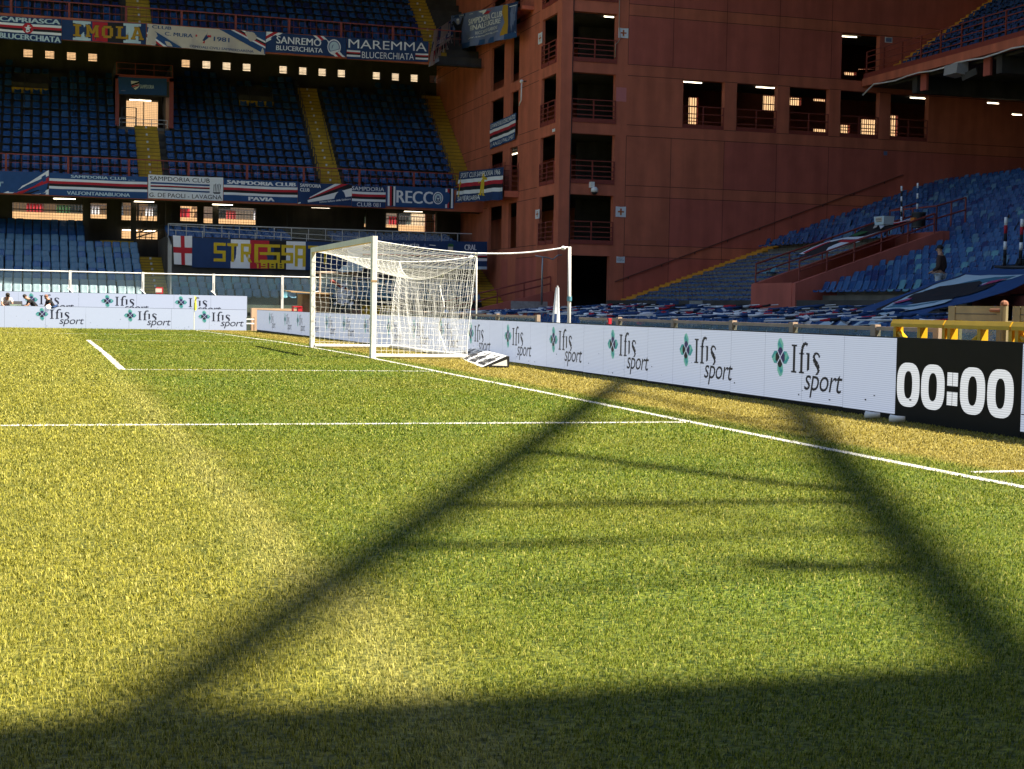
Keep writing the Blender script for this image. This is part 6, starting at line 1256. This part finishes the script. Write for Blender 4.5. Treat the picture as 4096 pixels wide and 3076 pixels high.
q = MB(); a, b = atY(G(342, 760), 65.9), atY(G(342, 1042), 65.9); q.tube([(a.x, 65.9, b.z-.6), (a.x, 65.9, b.z+.9), (a.x, 65.9, a.z)], [.05, .04, .04], steel, 8); q.tube([(a.x-.35, 65.9, a.z+.05), (a.x, 65.9, a.z), (a.x+.25, 65.9, a.z-.02), (a.x+.5, 65.9, a.z-.1), (a.x+.75, 65.9, a.z+.1), (a.x+.95, 65.9, a.z+.12)], .03, steel, 8); tag(recentre(q.build('pipe_post', None, True), (a.x, 65.9, b.z-.6)), 'grey pipe post with a bent top in front of the tower corner', 'post')
# poles, drum and crate on the trench platform
for (u0, v0), (u1, v1), lab in (((1228, 190), (1225, 560), 'white and black banded pole left of the drum'), ((1358, 165), (1350, 540), 'white and blue banded pole rising behind the drum'), ((2068, 440), (2055, 830), 'red, white and black banded pole on the stand, left of the pair at the edge'), ((2198, 455), (2180, 830), 'red, white and black banded pole nearest the picture edge')):
    a, b = atX(H(u0, v0), 20.9 if u0 > 2000 else 24.3), atX(H(u1, v1), 20.9 if u0 > 2000 else 24.3); q = MB(); n_ = 6 if u0 > 2000 else 9; cs = [cl_white, cl_red, cl_black, cl_white, cl_black, cl_black] if u0 > 2000 else [cl_white, cl_black if u0 < 1300 else cl_blue]*5
    for i in range(n_): q.tube([a.lerp(b, i/n_), a.lerp(b, (i+1)/n_)], .05 if u0 > 2000 else .035, cs[i % len(cs)], 8)
    tag(recentre(q.build('banded_pole', None, True), b), lab, 'pole', 'banded flag poles in the end stand')
q = MB(); a, b = atX(H(1980, 838), 20.9), atX(H(2240, 842), 20.9); q.tube([a, b], .04, dsteel, 8); tag(recentre(q.build('pole_rest', None, True), a), 'dark horizontal tube at the feet of the two red banded poles', 'tube')
c = atX(H(1362, 525), 24.0); r_ = .25; t = thing('bass_drum', 'big black drum with an orange label hung on the trench platform rail', 'drum', (c.x, c.y, c.z)); q = MB(); q.tube([(0, 0, 0), (0, 0, .55)], r_, black, 24); q.build('shell', t, False); q = MB()
for z in (0, .27, .52): q.tube([(0, 0, z), (0, 0, z+.04)], r_+.02, dsteel, 24)
q.build('hoop', t); q = MB(); q.box((-r_-.03, -.16, .22), (-r_+.06, .10, .36), mat('orange_label', (.55, .16, .02), .6)); q.build('label', t)
c = atX(H(1085, 500), 23.2); t = thing('plastic_crate', 'pale see-through crate with a printed label on the platform of the trench', 'crate', (c.x, c.y, c.z)); t.scale = (.5, .5, .6); q = MB()
for s in (-1, 1): q.hexa([(-.4, s*.6, 0), (.4, s*.6, 0), (.4, s*.62, 0), (-.4, s*.62, 0), (-.45, s*.7, .5), (.45, s*.7, .5), (.45, s*.72, .5), (-.45, s*.72, .5)], cl_pale)
q.hexa([(-.4, -.6, 0), (-.38, -.6, 0), (-.38, .6, 0), (-.4, .6, 0), (-.45, -.7, .5), (-.43, -.7, .5), (-.43, .7, .5), (-.45, .7, .5)], cl_pale); q.box((-.4, -.6, -.02), (.4, .6, .0), cl_pale); q.build('body', t)
q = MB(); ar = Art(q, lambda s, tt, l: V((-.4-.05*tt-l, .45-.9*s, .1+.34*tt)), .006); ar.rect(0, 0, 1, 1, cl_cream, 1); ar.up(); ar.text('INVISIBILI', .05, .45, .95, .8, cl_black); ar.rect(.1, .15, .9, .25, cl_green, 1); q.build('label', t)
# lamps, cameras
tubes = [(N, (838, 132), (915, 139), 'Y', 'in the upper corner opening of the tower'), (N, (1475, 657), (1622, 668), 'Y', 'in the first opening of the tower row'), (D, (57, 700), (225, 710), 'Y', 'in the second opening of the tower row'), (D, (750, 292), (866, 299), 'Y', 'in the single upper opening beside the end tier'), (D, (1298, 785), (1436, 794), 'Y', 'in the last opening of the tower row'),
         (D, (1918, 827), (2007, 833), 'R', 'under the upper end tier, the left one'), (D, (2117, 920), (2192, 925), 'R', 'under the upper end tier, cut near the edge'), (B, (1990, 98), (2035, 70), 'X', 'inside the tower side above the picture banner'), (B, (2105, 1245), (2165, 1228), 'X', 'inside the tower side above the caged balcony'),
         (A, (1042, 802), (1215, 812), 88.4, 'over the lit vomitory of the middle tier'), (E, (430, 290), (608, 293), 82.0, 'under the VALFONTANABUONA banner'), (E, (1080, 313), (1240, 316), 82.0, 'under the white ship banner at its left'), (E, (1708, 337), (1870, 342), 82.0, 'under the white ship and PAVIA banners'), (F, (492, 360), (640, 366), 82.0, 'under the navy rays banner'), (F, (1240, 392), (1388, 395), 82.0, 'under the RECCO banner'),
         (E, (985, 543), (1105, 547), 83.2, 'above the left dark doorway of the lower stair'), (E, (1135, 550), (1275, 553), 83.2, 'above the barred doorway of the lower stair')]
for R_, a, b, pl_, lab in tubes:
    if pl_ == 'Y': P, Q = atY(R_(*a), TY+1.0), atY(R_(*b), TY+1.0)
    elif pl_ == 'R': P, Q = atY(R_(*a), 63.0), atY(R_(*b), 63.0)
    elif pl_ == 'X': P, Q = atX(R_(*a), TX+.9), atX(R_(*b), TX+.9)
    else: P, Q = atY(R_(*a), pl_), atY(R_(*b), pl_)
    t = thing('tube_light', 'lit fluorescent tube '+lab, 'light', P, 'lit fluorescent tubes'); d = Q-P; q = MB(); q.tube([(0, 0, 0), d], .024, tube_m, 8); q.build('tube', t); q = MB(); q.bar(V((0, .02, .085)), d+V((0, .02, .085)), .10, .05, conc); q.build('casing', t)
c = atY(G(760, 235), TY-.35); t = thing('dome_camera', 'white dome camera under a small bracket on the tower front', 'camera', (c.x, c.y, c.z)); q = MB(); q.tube([(0, 0, -.02), (0, 0, .14), (0, 0, .22)], [.17, .17, .08], white, 16); q.build('housing', t, True); q = MB(); q.ball((0, 0, -.03), .14, black, 14, 8, (1, 1, .8)); q.build('lens_dome', t, True); q = MB(); q.box((-.16, .05, .2), (.02, .34, .46), white); q.build('bracket', t)
q = MB(); a = atX(B(2185, 655), TX-.25); q.ball(a, .10, white, 10, 8); q.tube([a, a+V((0, 0, -.5)), a+V((0, .0, -.9)), a+V((0, .35, -1.15))], .035, white, 6); q.bar(a, a+V((.24, 0, .02)), .05, .05, dsteel); tag(recentre(q.build('wall_lamp', None, True), a), 'small white wall lamp with a hooked tube on the tower side', 'lamp')
c = atX(D(1672, 560), 32.1); t = thing('floodlight', 'grey box floodlight hung under the edge of the upper end tier', 'floodlight', (c.x, c.y, c.z)); q = MB(); q.hexa([(-.35, -.5, -.22), (.25, -.5, -.30), (.25, .5, -.30), (-.35, .5, -.22), (-.30, -.5, .22), (.25, -.5, .28), (.25, .5, .28), (-.30, .5, .22)], mat('grey_housing', (.38, .38, .38), .5)); q.build('housing', t); q = MB(); q.bar((.0, 0, .2), (.1, 0, .75), .06, .3, dsteel); q.bar((.1, -.3, -.4), (.3, -1.1, -.2), .1, .3, concd); q.build('bracket', t)
q = MB(); a = atY(N(585, 0), TY-.04); q.tube([(16.86, TY-.04, 19), (16.86, TY-.04, 9.3), (16.84, TY-.05, 7.3), (16.86, TY-.04, 3.8)], .022, black, 5); tag(recentre(q.build('drain_cable', None), (16.86, TY-.04, 3.8)), 'dark cable running down the edge of the corner openings', 'cable')
q = MB(); pts = [atY(N(*p), TY-.05) for p in ((962, -30), (960, 100), (958, 200), (966, 310), (950, 340), (930, 355), (925, 465))]; q.tube(pts, .02, beige, 5); tag(recentre(q.build('loose_cable', None, True), pts[-1]), 'pale loose cable hanging past the upper cross sign', 'cable')
